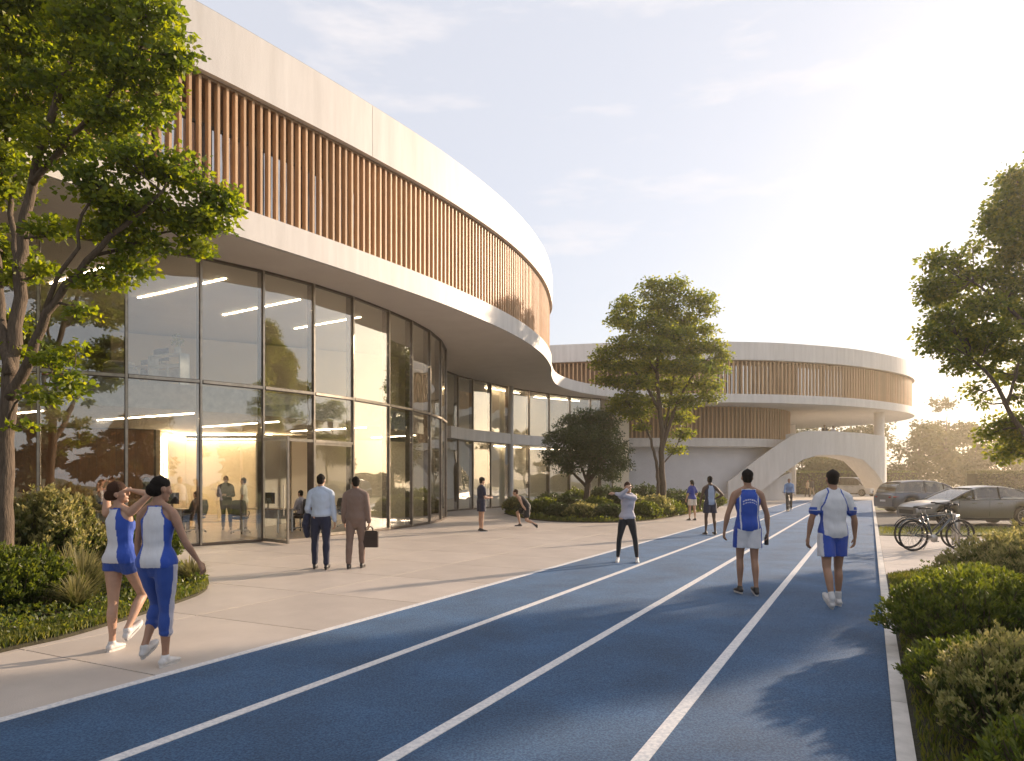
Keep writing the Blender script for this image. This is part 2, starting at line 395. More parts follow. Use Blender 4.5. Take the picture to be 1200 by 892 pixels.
# inner wall behind the slats: timber + windows
inn = offset(ring, -1.2)
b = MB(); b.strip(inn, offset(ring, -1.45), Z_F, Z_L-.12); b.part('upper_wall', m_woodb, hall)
wl = catmull([tuple(p) for p in offset(ring, -1.17)], step=1.35)
for i in range(len(wl)-1):
    if wl[i][1] < 9 or wl[i][1] > 34: continue
    if wl[i][1] > 23 and i % 3 != 1: continue
    A, B = wl[i], wl[i+1]; d = (B-A)/np.linalg.norm(B-A); A2, B2 = A+d*.08, B-d*.08; nrm = np.array([d[1], -d[0]])
    b = MB(); b.strip([A2+nrm*.03, B2+nrm*.03], [A2, B2], Z_F+.05, Z_F+2.15); fr = b.part('upper_window', m_winp, hall)
    b = MB()
    for q in (A2, B2): b.box((q[0]+nrm[0]*.03, q[1]+nrm[1]*.03, Z_F+1.1), (.06, .08, 2.1), math.atan2(d[1], d[0]))
    b.bar((*(A2+nrm*.03), Z_F+2.18), (*(B2+nrm*.03), Z_F+2.18), .08, .06)
    o = b.part('window_frame', m_bronze, fr)
b = MB(); b.strip(offset(ring, -1.5), offset(ring, -1.55), Z_F, Z_L); b.part('inner_lining', m_dark, hall)

# glass facades
def facade(pts, z0, z1, zt, band=None, door=None):
    mul = MB(); mul.box((0,-.09,(z0+z1)/2), (.07, .26, z1-z0)); mme = mul.me('mullion', m_bronze)
    cap = MB(); cap.box((0,.055,(z0+z1)/2), (.05, .03, z1-z0)); cme = cap.me('mullion_cap', m_alu)
    for i, p in enumerate(pts):
        q0 = np.array(pts[max(i-1,0)]); q1 = np.array(pts[min(i+1,len(pts)-1)]); d = q1-q0; a = math.atan2(d[1], d[0])+math.pi
        put('mullion', mme, hall, (p[0], p[1], 0), a)
        put('mullion_cap', cme, hall, (p[0], p[1], 0), a)
    for i in range(len(pts)-1):
        A, B = np.array(pts[i]), np.array(pts[i+1]); d = (B-A)/np.linalg.norm(B-A); A2, B2 = A+d*.04, B-d*.04
        nr = np.array([d[1], -d[0]])*.012
        rows = [(z0+.06, zt-.05), (zt+.05, z1-.06)] if not band else [(z0+.06, band[0]), (band[1], z1-.06)]
        for k, (a, c) in enumerate(rows):
            if door and k == 0 and i in door:
                a = 2.86
            b = MB(); b.strip([A2+nr, B2+nr], [A2, B2], a, c); b.part('glass_pane', m_glass, hall)
        for zz, hh in (((z0+.03), .06), (z1-.03, .06)) + (() if band else ((zt, .10),)):
            if door and i in door and zz < 1: continue
            b = MB(); b.bar((*A2, zz), (*B2, zz), .12, hh); b.part('transom', m_bronze, hall)
        if not band:
            b = MB(); b.bar((*(A2+nr*6), zt), (*(B2+nr*6), zt), .03, .07); b.part('transom_cap', m_alu, hall)
        if door and i in door:
            b = MB(); b.bar((*A2, 2.82), (*B2, 2.82), .14, .08); b.part('door_header', m_alu, hall)
facade(gl, .02, Z_S, 4.2, door=(5, 6))
facade(gl2, .02, Z_S, 4.2, band=(3.86, 4.5))
c2 = catmull(gl2, step=.4)
b = MB(); b.strip(offset(c2, .42), offset(c2, -3.5), 3.87, 4.49); autosmooth(b.part('floor_band', m_conc, hall), 40)
# door leaves
def leaf(A, B, h, name='door_leaf'):
    A, B = np.array(A), np.array(B); d = (B-A)/np.linalg.norm(B-A); n = np.array([d[1], -d[0]])*.012
    b = MB()
    for q in (A+d*.03, B-d*.03): b.box((q[0], q[1], h/2+.02), (.06, .05, h-.02), math.atan2(d[1], d[0]))
    for z in (.07, h-.03): b.bar((*(A+d*.06), z), (*(B-d*.06), z), .05, .08)
    o = b.part(name, m_alu, hall)
    g_ = MB(); g_.strip([A+d*.06+n, B-d*.06+n], [A+d*.06, B-d*.06], .11, h-.07); g_.part('door_glass', m_glass2, o)
    hb = MB(); q = B-d*.14+n*5; hb.tube([(q[0], q[1], .75), (q[0], q[1], 1.55)], .016, 8); hb.part('handle', m_alu, o)
leaf(gl[5], P(338, 639, 18.15)[:2], 2.82); mid = (np.array(gl[6])+np.array(gl[7]))/2
leaf(gl[6], gl[7], 2.78)
# interior
b = MB(); b.prism([(p[0], p[1]) for p in gl+gl2]+[(7,58),(-30,58),(-30,14)], -.03, .015); b.part('ground_floor', m_floor, hall)
gi = offset(catmull(gl, step=.5), -.55)
b = MB(); b.prism([tuple(p) for p in gi]+[(-3.9,36),(-5,38),(-26,38),(-26,15.2)], 3.5, 4.16); b.part('mezzanine_slab', m_ceil, hall)
def wall(name, A, B, z0, z1, mat, th=.15, parent=hall):
    b = MB(); A, B = Vector((*A, 0)), Vector((*B, 0)); b.bar(A+Vector((0,0,(z0+z1)/2)), B+Vector((0,0,(z0+z1)/2)), th, z1-z0); return b.part(name, mat, parent)
def panelled(A, B, z0, z1, n, mat, name='timber_panel'):
    A, B = np.array(A, float), np.array(B, float)
    for i in range(n):
        a = A+(B-A)*(i/n); c = A+(B-A)*((i+1)/n); d = (c-a)/np.linalg.norm(c-a); wall(name, a+d*.006, c-d*.006, z0, z1, mat, .06)
wall('partition_core', (-20,22.3), (-12.9,25.35), .02, 3.5, m_dark, .12)
panelled((-20,22.2), (-12.9,25.2), .02, 3.48, 13, m_woodi)
wall('partition', (-13.2,28.2), (-8.6,28.2), .02, 3.25, m_cream)
wall('partition', (-8.6,27.2), (-3.9,31.5), .02, 3.35, m_cream)
wall('partition', (-12.85,25.4), (-13.2,28.2), .02, 3.5, m_cream)
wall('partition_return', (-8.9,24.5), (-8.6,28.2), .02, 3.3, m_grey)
wall('back_wall', (-26,32), (-4,36.5), .02, Z_S, m_cream); wall('back_wall', (-26,14.6), (-26,32), .02, Z_S, m_cream)
panelled((-19,19.5), (-15.2,21.6), 4.17, 7.38, 6, m_woodi)
wall('upper_partition', (-15.2,26.5), (-5.2,32), 4.17, 7.3, m_cream)
# link interior wall
wall('link_wall', (-4.2,37.5), (3.0,52.5), .02, Z_S, m_cream); wall('link_wall', (3.0,52.5), (9,54), .02, Z_S, m_cream)
for t in (.36,):
    c = Vector((-4,38.4,0)).lerp(Vector((4.4,50.3,0)), t); b = MB(); b.cyl((c.x+.9, c.y+.1, 3.7), .17, 7.4, 20); autosmooth(b.part('column', m_conc, hall))
for (A, B, z) in (((-11.7,21.9),(-8.1,19.8),7.385), ((-10.0,24.2),(-6.7,22.1),7.385), ((-8.2,26.4),(-5.3,24.5),7.385), ((-13.4,20.3),(-10.2,18.3),7.385),
                  ((-12.5,21.1),(-8.6,18.9),3.485), ((-10.8,24.0),(-7.2,21.6),3.485), ((-15.6,20.2),(-12.2,18.2),3.485), ((-8.2,26.0),(-5.0,24.0),3.485), ((-6,30),(-3.9,28.3),3.485),
                  ((-13,27),(-9.2,26.9),3.43), ((-2.5,41.5),(.5,45.6),7.3), ((-2.4,42),(.6,46.1),3.8), ((1.5,47.6),(4.8,50),7.3), ((1.2,47.6),(4.6,50),3.8)):
    b = MB(); b.bar((*A, z), (*B, z), .032, .03); b.part('strip_lamp', m_lamp, hall)
b = MB(); b.bar((-13.0,28.02,3.32), (-8.7,28.02,3.32), .1, .05); b.bar((-12.78,25.7,3.30), (-13.08,28.0,3.30), .1, .05); b.part('cove_lamp', m_cove, hall)
b = MB(); b.bar((-12.66,25.6,.1), (-12.66,25.6,3.3), .07, .07, (0,1,0)); b.part('glow_strip', m_lamp, hall)

# ------------------------------------------------------------------ building 2: the round pavilion
pav = thing('round_pavilion', 'round raised pavilion with timber slats behind the garden tree, white roof rim', 'building', (18, 66, 0))
ZS2, ZF2, ZL2, ZT2 = 7.55, 8.2, 10.85, 12.15
r2 = catmull([(-6,57.5),(-1,55.6),(4,54.2),(9.1,53.3),(14.9,53.0),(19.5,53.35),(23.4,54.4),(27.5,56.1),(31.8,58.9),(35.6,62.3),(38.1,66.6),(38.7,71.5),(36.3,77.5),(29,82.5),(20,85.5),(8,86),(-2,83)], step=.5)
b = MB(); b.prism([tuple(p) for p in r2]+[(-8,80)], ZS2, ZF2); autosmooth(b.part('upper_floor_slab', m_conc, pav), 40)
b = MB(); b.prism([tuple(p) for p in offset(r2, -.25)]+[(-7.5,80)], ZL2, ZL2+.3); b.part('roof', m_soff, pav)
seg = 15
for i in range(0, len(r2)-1, seg):
    A = r2[i:i+seg+1].copy()
    if len(A) < 2: continue
    B = offset(r2, -.35)[i:i+seg+1].copy()
    b = MB(); b.strip(A, B, ZL2-.05, ZT2); autosmooth(b.part('parapet_panel', m_conc, pav), 40)
b = MB(); b.strip(offset(r2, -.3), offset(r2, -1.2), ZL2-.14, ZL2-.052); b.part('slat_head_plate', m_woodb, pav)
acc = catmull([tuple(p) for p in offset(r2, -.3)], step=.33); tt = np.gradient(acc, axis=0)
smb = MB(); smb.box((0,0,(ZF2+ZL2-.14)/2), (.09, .18, ZL2-.14-ZF2)); sm = smb.me('timber_slat', m_wood)
n2 = 0
for i in range(len(acc)):
    if acc[i][0] < 2 or acc[i][1] > 71: continue
    put('timber_slat', sm, pav, (acc[i][0], acc[i][1], 0), math.atan2(tt[i][1], tt[i][0])); n2 += 1
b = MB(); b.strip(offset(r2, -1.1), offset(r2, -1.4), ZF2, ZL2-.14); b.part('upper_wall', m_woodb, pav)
wl = catmull([tuple(p) for p in offset(r2, -1.06)], step=2.4)
for i in range(len(wl)-1):
    if wl[i][0] < 12 or wl[i][0] > 27 or wl[i][1] > 60: continue
    A, B = wl[i], wl[i+1]; d = (B-A)/np.linalg.norm(B-A); nrm = np.array([d[1], -d[0]])
    if i % 3 == 2: continue
    b = MB(); b.strip([A+d*.1+nrm*.04, B-d*.1+nrm*.04], [A+d*.1, B-d*.1], ZF2+.05, ZF2+2.3); b.part('upper_window', m_winp, pav)
# lower block: timber slats above a white band and a white wall
lb = catmull([(7.9,55.8),(12,55.7),(16.5,55.9),(20,56.7),(22.6,58.4),(24.3,61),(25.2,64.5),(25.2,70)], step=.4)
b = MB(); b.strip(offset(lb, .12), offset(lb, -.9), 4.35, 5.0); autosmooth(b.part('floor_band', m_conc, pav), 40)
b = MB(); b.strip(offset(lb, -.25), offset(lb, -.5), 5.0, ZS2-.002); b.part('lower_wall_timber', m_woodb, pav)
acc = catmull([tuple(p) for p in offset(lb, -.12)], step=.34); tt = np.gradient(acc, axis=0)
smb = MB(); smb.box((0,0,(5+ZS2)/2), (.11, .16, ZS2-5)); sm = smb.me('lower_slat', m_wood)
for i in range(len(acc)-8):
    put('lower_slat', sm, pav, (acc[i][0], acc[i][1], 0), math.atan2(tt[i][1], tt[i][0]))
m_wallw = M('white_render', (.66, .66, .68), .8, (.6, .6, .62), scale=1)
b = MB(); b.strip(offset(lb, -1.0), offset(lb, -1.3), 0, 4.35); autosmooth(b.part('ground_wall', m_wallw, pav), 40)
for (x, y) in ((32.0,61.0), (30,75), (20,78)):
    b = MB(); b.cyl((x, y, ZS2/2), .42, ZS2, 24); autosmooth(b.part('column', m_conc, pav))

# ------------------------------------------------------------------ arched stair bridge
br = thing('stair_bridge', 'white concrete footbridge with arch over the track and stair ramp down left', 'footbridge', (24, 57, 0))
plan = catmull([(17.3,56.0),(20,56.0),(23,56.1),(26,56.4),(29,56.9),(30.3,57.3),(31.1,58.1),(31.5,59.5),(31.5,61.6)], step=.12)
back = offset(plan, -4.2); 
XP = [852,887,914,930,940,950,977,1012,1052,1062]; YP = [566,539,520,510,506.8,505.7,506,508,513,513]
XB = [852,878,896,925,941,958,975,991,1012,1026,1033,1040,1044,1060]; YB = [594,587,572,550,539,534,533.5,534,539,552.7,563,575,594,594]
zt_, zb_, bx, by = [], [], [], []
for p in plan:
    px = 600+F_PX*p[0]/p[1]
    k = p[1]/F_PX if p[1] < 57.9 else 57.9/F_PX
    zt_.append(1.7+(HOR-np.interp(px, XP, YP))*57/F_PX)
    z = 1.7+(HOR-np.interp(px, XB, YB))*57/F_PX
    zb_.append(max(z, 0) if z > .05 else 0)
zt_ = np.array(zt_); zb_ = np.array(zb_)
kk = np.ones(7)/7
zt_s = np.convolve(np.r_[[zt_[0]]*3, zt_, [zt_[-1]]*3], kk, 'valid')
b = MB(); b.strip(plan, offset(plan, -.3), zb_, zt_s); autosmooth(b.part('front_parapet', m_conc, br), 50)
ins1 = offset(plan, -.3); 
bk = np.array([(p[0]-.1, min(p[1]+3.0, 61.4)) for p in plan]); nb = sum(1 for p in plan if p[1] < 58.1)
b = MB(); b.strip(ins1[:nb], bk[:nb], zb_[:nb], np.maximum(zt_s-1.05, zb_+.05)[:nb]); autosmooth(b.part('bridge_deck', m_conc, br), 50)
b = MB(); b.strip(bk[:nb]+np.array([0,.02]), bk[:nb]+np.array([0,.3]), zb_[:nb], zt_s[:nb]); autosmooth(b.part('back_parapet', m_conc, br), 50)
b = MB(); b.strip([(19.3,56.9),(22.75,56.9)], [(19.3,60),(22.9,60)], 0, [.85,2.3]); b.part('ramp_wall', m_conc, br)
for k in range(24):
    x = 17.9+k*.24; px = 600+F_PX*x/56.2; z = 1.7+(HOR-float(np.interp(px, XP, YP)))*57/F_PX-.92
    if z > .1: b = MB(); b.box((x, 57.9, z-.09), (.25, 2.7, .18)); b.part('stair_step', m_soff, br)

# ------------------------------------------------------------------ vegetation
def unit(v): return v/np.maximum(np.linalg.norm(v, axis=-1, keepdims=True), 1e-9)
def leaves_geo(C, D, S, wid=.5, rng=RNG, fold=.25):
    """C centres, D directions, S sizes -> verts, tris; each leaf = 2 folded triangles"""
    n = len(C); D = unit(D); r = rng.normal(size=(n, 3)); s = unit(np.cross(D, r)); nn = np.cross(s, D)
    S = S[:, None]
    a = C-D*S*.5; t = C+D*S*.5; m = C-D*S*.05+nn*S*fold*.4
    l = m+s*S*wid*.5; rr = m-s*S*wid*.5
    V = np.stack([a, l-nn*S*fold*.3, t, rr-nn*S*fold*.3], 1).reshape(-1, 3)
    i = np.arange(n)[:, None]*4
    Q = np.concatenate([i+np.array([[0, 3, 2]]), i+np.array([[0, 2, 1]])], 0)
    return V, Q
def leafpart(name, C, D, S, mat, parent, wid=.5, tint=None):
    V, Q = leaves_geo(C, D, S, wid)
    if tint is None: tint = RNG.random(len(C))
    base = np.array(abs_loc(parent))
    me = nmesh(name, V-base, Q, mat, np.repeat(tint, 4)); o = link(name, me, parent)
    o['kind'] = 'stuff'; return o
def rand_dirs(n, up=.0):
    d = RNG.normal(size=(n, 3)); d = unit(d); d[:, 2] += up; return unit(d)
m_bark = M('bark', (.155, .115, .08), .9, (.07, .05, .035), scale=9, stretch=(3,3,.6), bump=.9, bscale=22, bstretch=(3,3,.5), lo=.3, hi=.7)
m_leafA = M('leaf_left_tree', (.1,.1,.1), .5, transl=.52, tint=[(.05,.085,.014),(.13,.175,.02),(.26,.28,.028)])
m_leafB = M('leaf_garden_tree', (.1,.1,.1), .55, transl=.52, tint=[(.045,.075,.018),(.12,.15,.024),(.24,.24,.035)])
m_leafD = M('leaf_dark_tree', (.1,.1,.1), .5, transl=.3, tint=[(.022,.040,.015),(.038,.060,.020),(.07,.09,.022)])
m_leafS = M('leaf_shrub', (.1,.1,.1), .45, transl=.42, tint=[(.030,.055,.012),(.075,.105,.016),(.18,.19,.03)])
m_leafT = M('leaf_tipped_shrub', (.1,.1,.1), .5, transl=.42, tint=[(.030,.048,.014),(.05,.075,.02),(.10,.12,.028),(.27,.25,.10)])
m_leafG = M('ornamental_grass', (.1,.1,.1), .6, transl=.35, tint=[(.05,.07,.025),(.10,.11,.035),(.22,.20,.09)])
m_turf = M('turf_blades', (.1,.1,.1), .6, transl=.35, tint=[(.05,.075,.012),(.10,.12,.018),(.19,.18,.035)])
m_far = M('leaf_far_tree', (.1,.1,.1), .8, transl=.3, tint=[(.045,.052,.02),(.075,.08,.03),(.12,.11,.04)])
def jitter_path(pts, amt, step=.25):
    c = catmull(pts, step=step); n = len(c); w = np.sin(np.linspace(0, math.pi, n))[:, None]
    return c+RNG.normal(size=c.shape)*amt*w
def tree(name, label, cat, base, limbs, clumps, leaf_n, leaf_s, mat, group=None, trunk_r=.15, spray=.26, per=16, twig=.012, wid=.6, flat_=.55):
    """limbs: list of (points, r0, r1), first is the trunk; clumps: (centre, (rx,ry,rz)); leaves sit on short twigs inside the clumps"""
    t = thing(name, label, cat, base, 0, group)
    nodes = []
    for k, (pts, r0, r1) in enumerate(limbs):
        c = jitter_path(pts, .02); n = len(c); rr = list(np.linspace(r0, r1, n))
        if k == 0: rr[0] *= 1.35; rr[min(1, n-1)] *= 1.12
        b = MB(); b.tube(c, rr, 12); b.part('trunk' if k == 0 else 'limb', m_bark, t, smooth=True)
        for i, q in enumerate(c):
            if i > n*.35 or k: nodes.append((q, rr[i]))
    NP = np.array([q for q, _ in nodes]); NR_ = np.array([r for _, r in nodes])
    tw = MB(); C = []; D = []; W = []
    vols = np.array([r[0]*r[1]*r[2] for _, r in clumps])**.75; vols /= vols.sum()
    for (c, r), v in zip(clumps, vols):
        c = np.array(c); r = np.array(r)
        d = np.linalg.norm(NP-c, axis=1)+np.maximum(0, NP[:, 2]-c[2])*.8; j = int(d.argmin()); p0 = NP[j]
        mid = (p0+c)/2+np.array([0, 0, -.06*d[j]])+RNG.normal(size=3)*.05*d[j]
        br_ = jitter_path([p0, mid, c], .03, .3); r0 = min(NR_[j]*.6, .018+.016*d[j])
        tw.tube(br_, list(np.linspace(r0, twig*1.2, len(br_))), 6)
        ns = max(3, int(leaf_n*v/per))
        pos = rand_dirs(ns)*(RNG.random((ns, 1))**.4)*r+c
        for q in pos[:max(4, ns//3)]:
            s0 = br_[int(len(br_)*(.45+.5*random.random()))]
            tw.tube([s0, (s0+q)/2+RNG.normal(size=3)*.05, q], [twig, twig*.7, twig*.35], 4)
        for q in pos:
            k = per+int(RNG.integers(-4, 5)); o = rand_dirs(k)*(RNG.random((k, 1))**.5)*spray*np.array([1, 1, flat_])
            o[:, 2] -= np.abs(o[:, 0])*.15
            C.append(q+o); D.append(unit(o+rand_dirs(k)*.35*spray+np.array([0, 0, -.1*spray]))); W.append(np.full(k, RNG.random()))
    C = np.concatenate(C); D = np.concatenate(D); W = np.concatenate(W)
    S = leaf_s*(.7+.6*RNG.random(len(C)))
    o = tw.part('twig', m_bark, t, smooth=True); o['kind'] = 'stuff'
    leafpart('crown', C, D, S, mat, t, wid, np.clip(W*.6+RNG.random(len(C))*.45, 0, 1))
    return t
def wp(px, py, Y): return tuple(P(px, py, Y))
def clump(px, py, Y, rx, rz, ry=None):
    k = Y/F_PX; return (wp(px, py, Y), (rx*k, (ry or rx*.9*k if ry is None else ry), rz*k))
# left tree
YT = 10.6
limbs = [([wp(2,706,YT), wp(5,600,YT), wp(7,520,YT), wp(10,468,YT), wp(14,430,YT+.1), wp(22,350,YT+.2), wp(26,280,YT+.3), wp(40,205,YT+.3), wp(62,130,YT), wp(85,60,YT), wp(95,-20,YT)], .15, .03),
         ([wp(9,472,YT), wp(34,425,YT-.1), wp(50,378,YT-.2), wp(80,335,YT-.3), wp(108,300,YT-.3), wp(150,262,YT-.4), wp(190,225,YT-.4)], .085, .025),
         ([wp(52,372,YT-.2), wp(66,330,YT-.4), wp(90,290,YT-.5), wp(96,250,YT-.6), wp(118,222,YT-.7)], .04, .015),
         ([wp(12,440,YT), wp(2,380,YT+.2), wp(-4,300,YT+.4), wp(-25,220,YT+.6), wp(-50,120,YT+.7), wp(-70,20,YT+.7)], .085, .03),
         ([wp(24,330,YT+.2), wp(12,250,YT+.8), wp(8,170,YT+1.1), wp(20,80,YT+1.3)], .055, .02),
         ([wp(38,215,YT+.3), wp(75,170,YT), wp(120,120,YT-.3), wp(160,70,YT-.5), wp(185,20,YT-.6)], .05, .018),
         ([wp(8,500,YT), wp(20,470,YT-.2), wp(45,452,YT-.4), wp(75,448,YT-.5)], .022, .008),
         ([wp(108,300,YT-.3), wp(150,290,YT), wp(200,270,YT+.1), wp(235,255,YT+.2)], .028, .01)]
cl = [clump(-60,-60,YT+.5,90,70), clump(40,-50,YT,90,60), clump(140,-40,YT-.5,70,50), clump(-60,60,YT+.8,80,70), clump(30,40,YT+.6,70,60),
      clump(110,30,YT-.4,60,45), clump(175,18,YT-.6,50,34), clump(208,60,YT-.6,27,22), clump(160,80,YT-.4,55,36), clump(100,100,YT+.2,60,40), clump(40,120,YT+.6,60,45),
      clump(-40,140,YT+.8,70,60), clump(185,118,YT-.3,30,26), clump(130,140,YT-.2,50,32), clump(70,170,YT+.2,48,32), clump(0,200,YT+.8,50,40),
      clump(150,185,YT-.6,45,22), clump(205,195,YT-.2,42,20), clump(250,225,YT+.1,30,20), clump(240,262,YT+.2,38,20), clump(195,245,YT,44,22), clump(150,240,YT-.4,40,22),
      clump(265,245,YT+.3,20,24), clump(110,215,YT-.6,45,22), clump(120,265,YT-.2,40,18), clump(168,285,YT,36,16), clump(225,290,YT+.2,26,14), clump(150,312,YT,30,14), clump(130,325,YT-.1,24,12),
      clump(60,265,YT-.1,28,16), clump(30,325,YT+.4,26,14), clump(58,315,YT+.2,22,10), clump(95,328,YT-.3,22,9), clump(95,362,YT-.3,18,12), clump(20,380,YT+.6,20,16), clump(60,418,YT-.3,28,12), clump(88,406,YT-.4,16,8),
      clump(78,445,YT-.5,22,12), clump(55,462,YT-.5,26,12), clump(85,465,YT-.5,14,10), clump(22,412,YT+.3,20,14), clump(25,500,YT-.3,14,6), clump(8,445,YT+.5,14,14), clump(12,300,YT+1,30,40), clump(-40,280,YT+1,40,60), clump(-50,380,YT+1,40,40)]
tree('shade_tree', 'large leafy tree standing in the left planting bed in front of the glass facade', 'tree', wp(2,706,YT)[:2]+(0,), limbs, [(c_, (a_*.9, b_*.95, d_*.92)) for c_, (a_, b_, d_) in cl], 66000, .092, m_leafA, None, .15, .21, 18, .007, .72, .5)
# garden tree in the middle bed
YG = 33
limbs = [([wp(776,598,YG), wp(777,570,YG), wp(775,540,YG), wp(776,510,YG), wp(772,470,YG), wp(770,430,YG), wp(772,380,YG), wp(770,345,YG)], .16, .03),
         ([wp(771,596,YG-.3), wp(771,560,YG-.3), wp(768,535,YG-.3), wp(758,505,YG-.3), wp(745,485,YG-.3), wp(730,465,YG-.4)], .10, .03),
         ([wp(775,530,YG), wp(784,500,YG), wp(795,470,YG), wp(812,440,YG), wp(830,420,YG)], .10, .03),
         ([wp(776,515,YG), wp(784,480,YG+.3), wp(790,440,YG+.5), wp(808,400,YG+.6), wp(820,370,YG+.6)], .08, .03),
         ([wp(772,480,YG), wp(755,450,YG-.4), wp(735,425,YG-.7), wp(712,410,YG-.8)], .08, .03),
         ([wp(771,440,YG), wp(755,410,YG+.5), wp(740,380,YG+.7), wp(730,360,YG+.8)], .06, .02),
         ([wp(776,545,YG), wp(790,528,YG+.4), wp(800,505,YG+.6)], .04, .02)]
cl = [clump(765,338,YG,18,12), clump(792,338,YG,16,14), clump(775,360,YG,24,14), clump(735,358,YG+.5,18,12), clump(818,350,YG+.4,20,10), clump(830,362,YG,12,9), clump(728,375,YG+.3,18,10),
      clump(755,380,YG-.5,26,12), clump(800,375,YG+.5,24,12), clump(785,392,YG-.8,30,12), clump(822,388,YG,20,8), clump(735,402,YG-.7,22,10), clump(710,412,YG-.8,18,9), clump(700,425,YG-.8,12,7),
      clump(765,408,YG-1,34,12), clump(808,408,YG+.2,30,10), clump(838,405,YG,16,8), clump(845,418,YG,12,7), clump(725,428,YG-.5,26,9), clump(765,430,YG+.8,32,10), clump(805,430,YG-.6,32,9), clump(835,432,YG,18,7),
      clump(715,445,YG-.3,20,7), clump(745,448,YG-.9,24,8), clump(785,450,YG+.9,30,9), clump(825,450,YG-.3,22,8), clump(735,468,YG-.4,26,8), clump(760,470,YG+.8,20,8), clump(800,470,YG,26,8), clump(835,465,YG-.2,14,6), clump(745,485,YG-.3,22,6), clump(722,480,YG-.4,14,6), clump(797,488,YG+.5,18,8),
      clump(800,508,YG+.6,14,7), clump(790,525,YG+.4,12,6), clump(752,500,YG-.3,12,5)]
tree('garden_tree', 'tall airy two-stemmed tree in the middle of the planted island', 'tree', wp(776,598,YG)[:2]+(0,), limbs, [(c_, (a_, b_, d_*1.12)) for c_, (a_, b_, d_) in cl], 38000, .14, m_leafB, None, .2, .34, 12, .012, .6, .55)
# dark rounded pine-like tree
YD = 32
limbs = [([wp(687,592,YD), wp(688,575,YD), wp(689,560,YD), wp(692,540,YD), wp(695,510,YD)], .16, .04),
         ([wp(688,572,YD), wp(675,558,YD-.3), wp(660,548,YD-.5), wp(650,540,YD-.5)], .08, .03), ([wp(688,568,YD), wp(700,552,YD-.4), wp(712,535,YD-.6)], .08, .03),
         ([wp(688,565,YD), wp(680,545,YD+.3), wp(672,515,YD+.4)], .07, .02), ([wp(689,562,YD), wp(706,545,YD+.4), wp(722,530,YD+.5)], .05, .02)]
cl = [clump(690,490,YD,26,13), clump(672,498,YD,22,12), clump(708,498,YD,22,14), clump(660,515,YD-.4,24,13), clump(685,512,YD-1,30,14), clump(712,518,YD-.6,24,14), clump(648,532,YD,16,9), clump(668,535,YD-.9,26,12), clump(695,535,YD-.8,28,13),
      clump(722,532,YD,20,12), clump(728,545,YD,16,9), clump(705,550,YD-.5,22,9), clump(665,548,YD-.5,20,7), clump(645,540,YD,10,5), clump(690,520,YD+1,34,22), clump(718,558,YD+.3,14,7)]
tree('spreading_tree', 'low dark green round-crowned tree beside the taller garden tree', 'tree', wp(687,592,YD)[:2]+(0,), limbs, cl, 26000, .12, m_leafD, None, .16, .26, 16, .01, .4, .7)
# right tree, trunk outside the frame
YR = 17.5
limbs = [([wp(1290,660,YR), wp(1285,600,YR), wp(1270,520,YR), wp(1262,440,YR), wp(1265,350,YR), wp(1262,260,YR)], .2, .06),
         ([wp(1275,590,YR), wp(1235,560,YR-.3), wp(1200,508,YR-.4), wp(1178,470,YR-.5), wp(1160,440,YR-.5), wp(1135,418,YR-.5)], .10, .03),
         ([wp(1262,440,YR), wp(1220,400,YR-.3), wp(1180,360,YR-.4), wp(1140,330,YR-.4)], .08, .025), ([wp(1262,380,YR), wp(1230,320,YR), wp(1205,260,YR), wp(1190,220,YR)], .07, .02),
         ([wp(1180,472,YR-.5), wp(1190,440,YR-.3), wp(1200,400,YR)], .04, .02), ([wp(1265,350,YR), wp(1310,290,YR+.5), wp(1340,240,YR+.5)], .07, .02)]
cl = [clump(1192,212,YR,20,14), clump(1185,240,YR,26,14), clump(1172,262,YR,22,12), clump(1195,275,YR-.3,26,14), clump(1165,252,YR,12,8), clump(1188,300,YR,22,14), clump(1098,305,YR-.3,13,9), clump(1118,310,YR,16,8), clump(1140,292,YR,12,5),
      clump(1095,330,YR-.4,18,8), clump(1130,325,YR,22,9), clump(1160,320,YR,18,8), clump(1105,348,YR,22,8), clump(1185,335,YR,24,12), clump(1150,355,YR-.5,28,10), clump(1195,365,YR,24,12), clump(1110,370,YR-.5,24,9), clump(1090,352,YR,12,5),
      clump(1092,388,YR-.6,16,7), clump(1130,388,YR,28,9), clump(1170,390,YR-.6,28,9), clump(1100,405,YR-.4,20,7), clump(1140,408,YR+.3,26,8), clump(1180,412,YR,24,8), clump(1125,425,YR-.4,18,7), clump(1160,432,YR,14,6), clump(1190,440,YR+.5,18,7), clump(1140,455,YR,10,4),
      clump(1152,470,YR,9,4), clump(1195,465,YR,12,5), clump(1180,495,YR,22,9), clump(1160,508,YR,12,7), clump(1195,515,YR,18,10), clump(1180,530,YR+.3,18,8),
      clump(1240,230,YR,45,30), clump(1250,300,YR+.5,50,30), clump(1245,370,YR,45,28), clump(1240,430,YR,40,22), clump(1320,260,YR+.5,50,36), clump(1330,340,YR+.5,50,36), clump(1320,420,YR,45,26), clump(1250,180,YR,36,22), clump(1240,490,YR,30,18), clump(1300,480,YR,40,20)]
tree('parking_tree', 'tall dark backlit tree at the right edge above the parked cars', 'tree', wp(1290,660,YR)[:2]+(0,), limbs, [(c_, (a_, b_, d_*1.3)) for c_, (a_, b_, d_) in cl], 82000, .112, m_leafB, None, .2, .30, 14, .009, .6, .75)
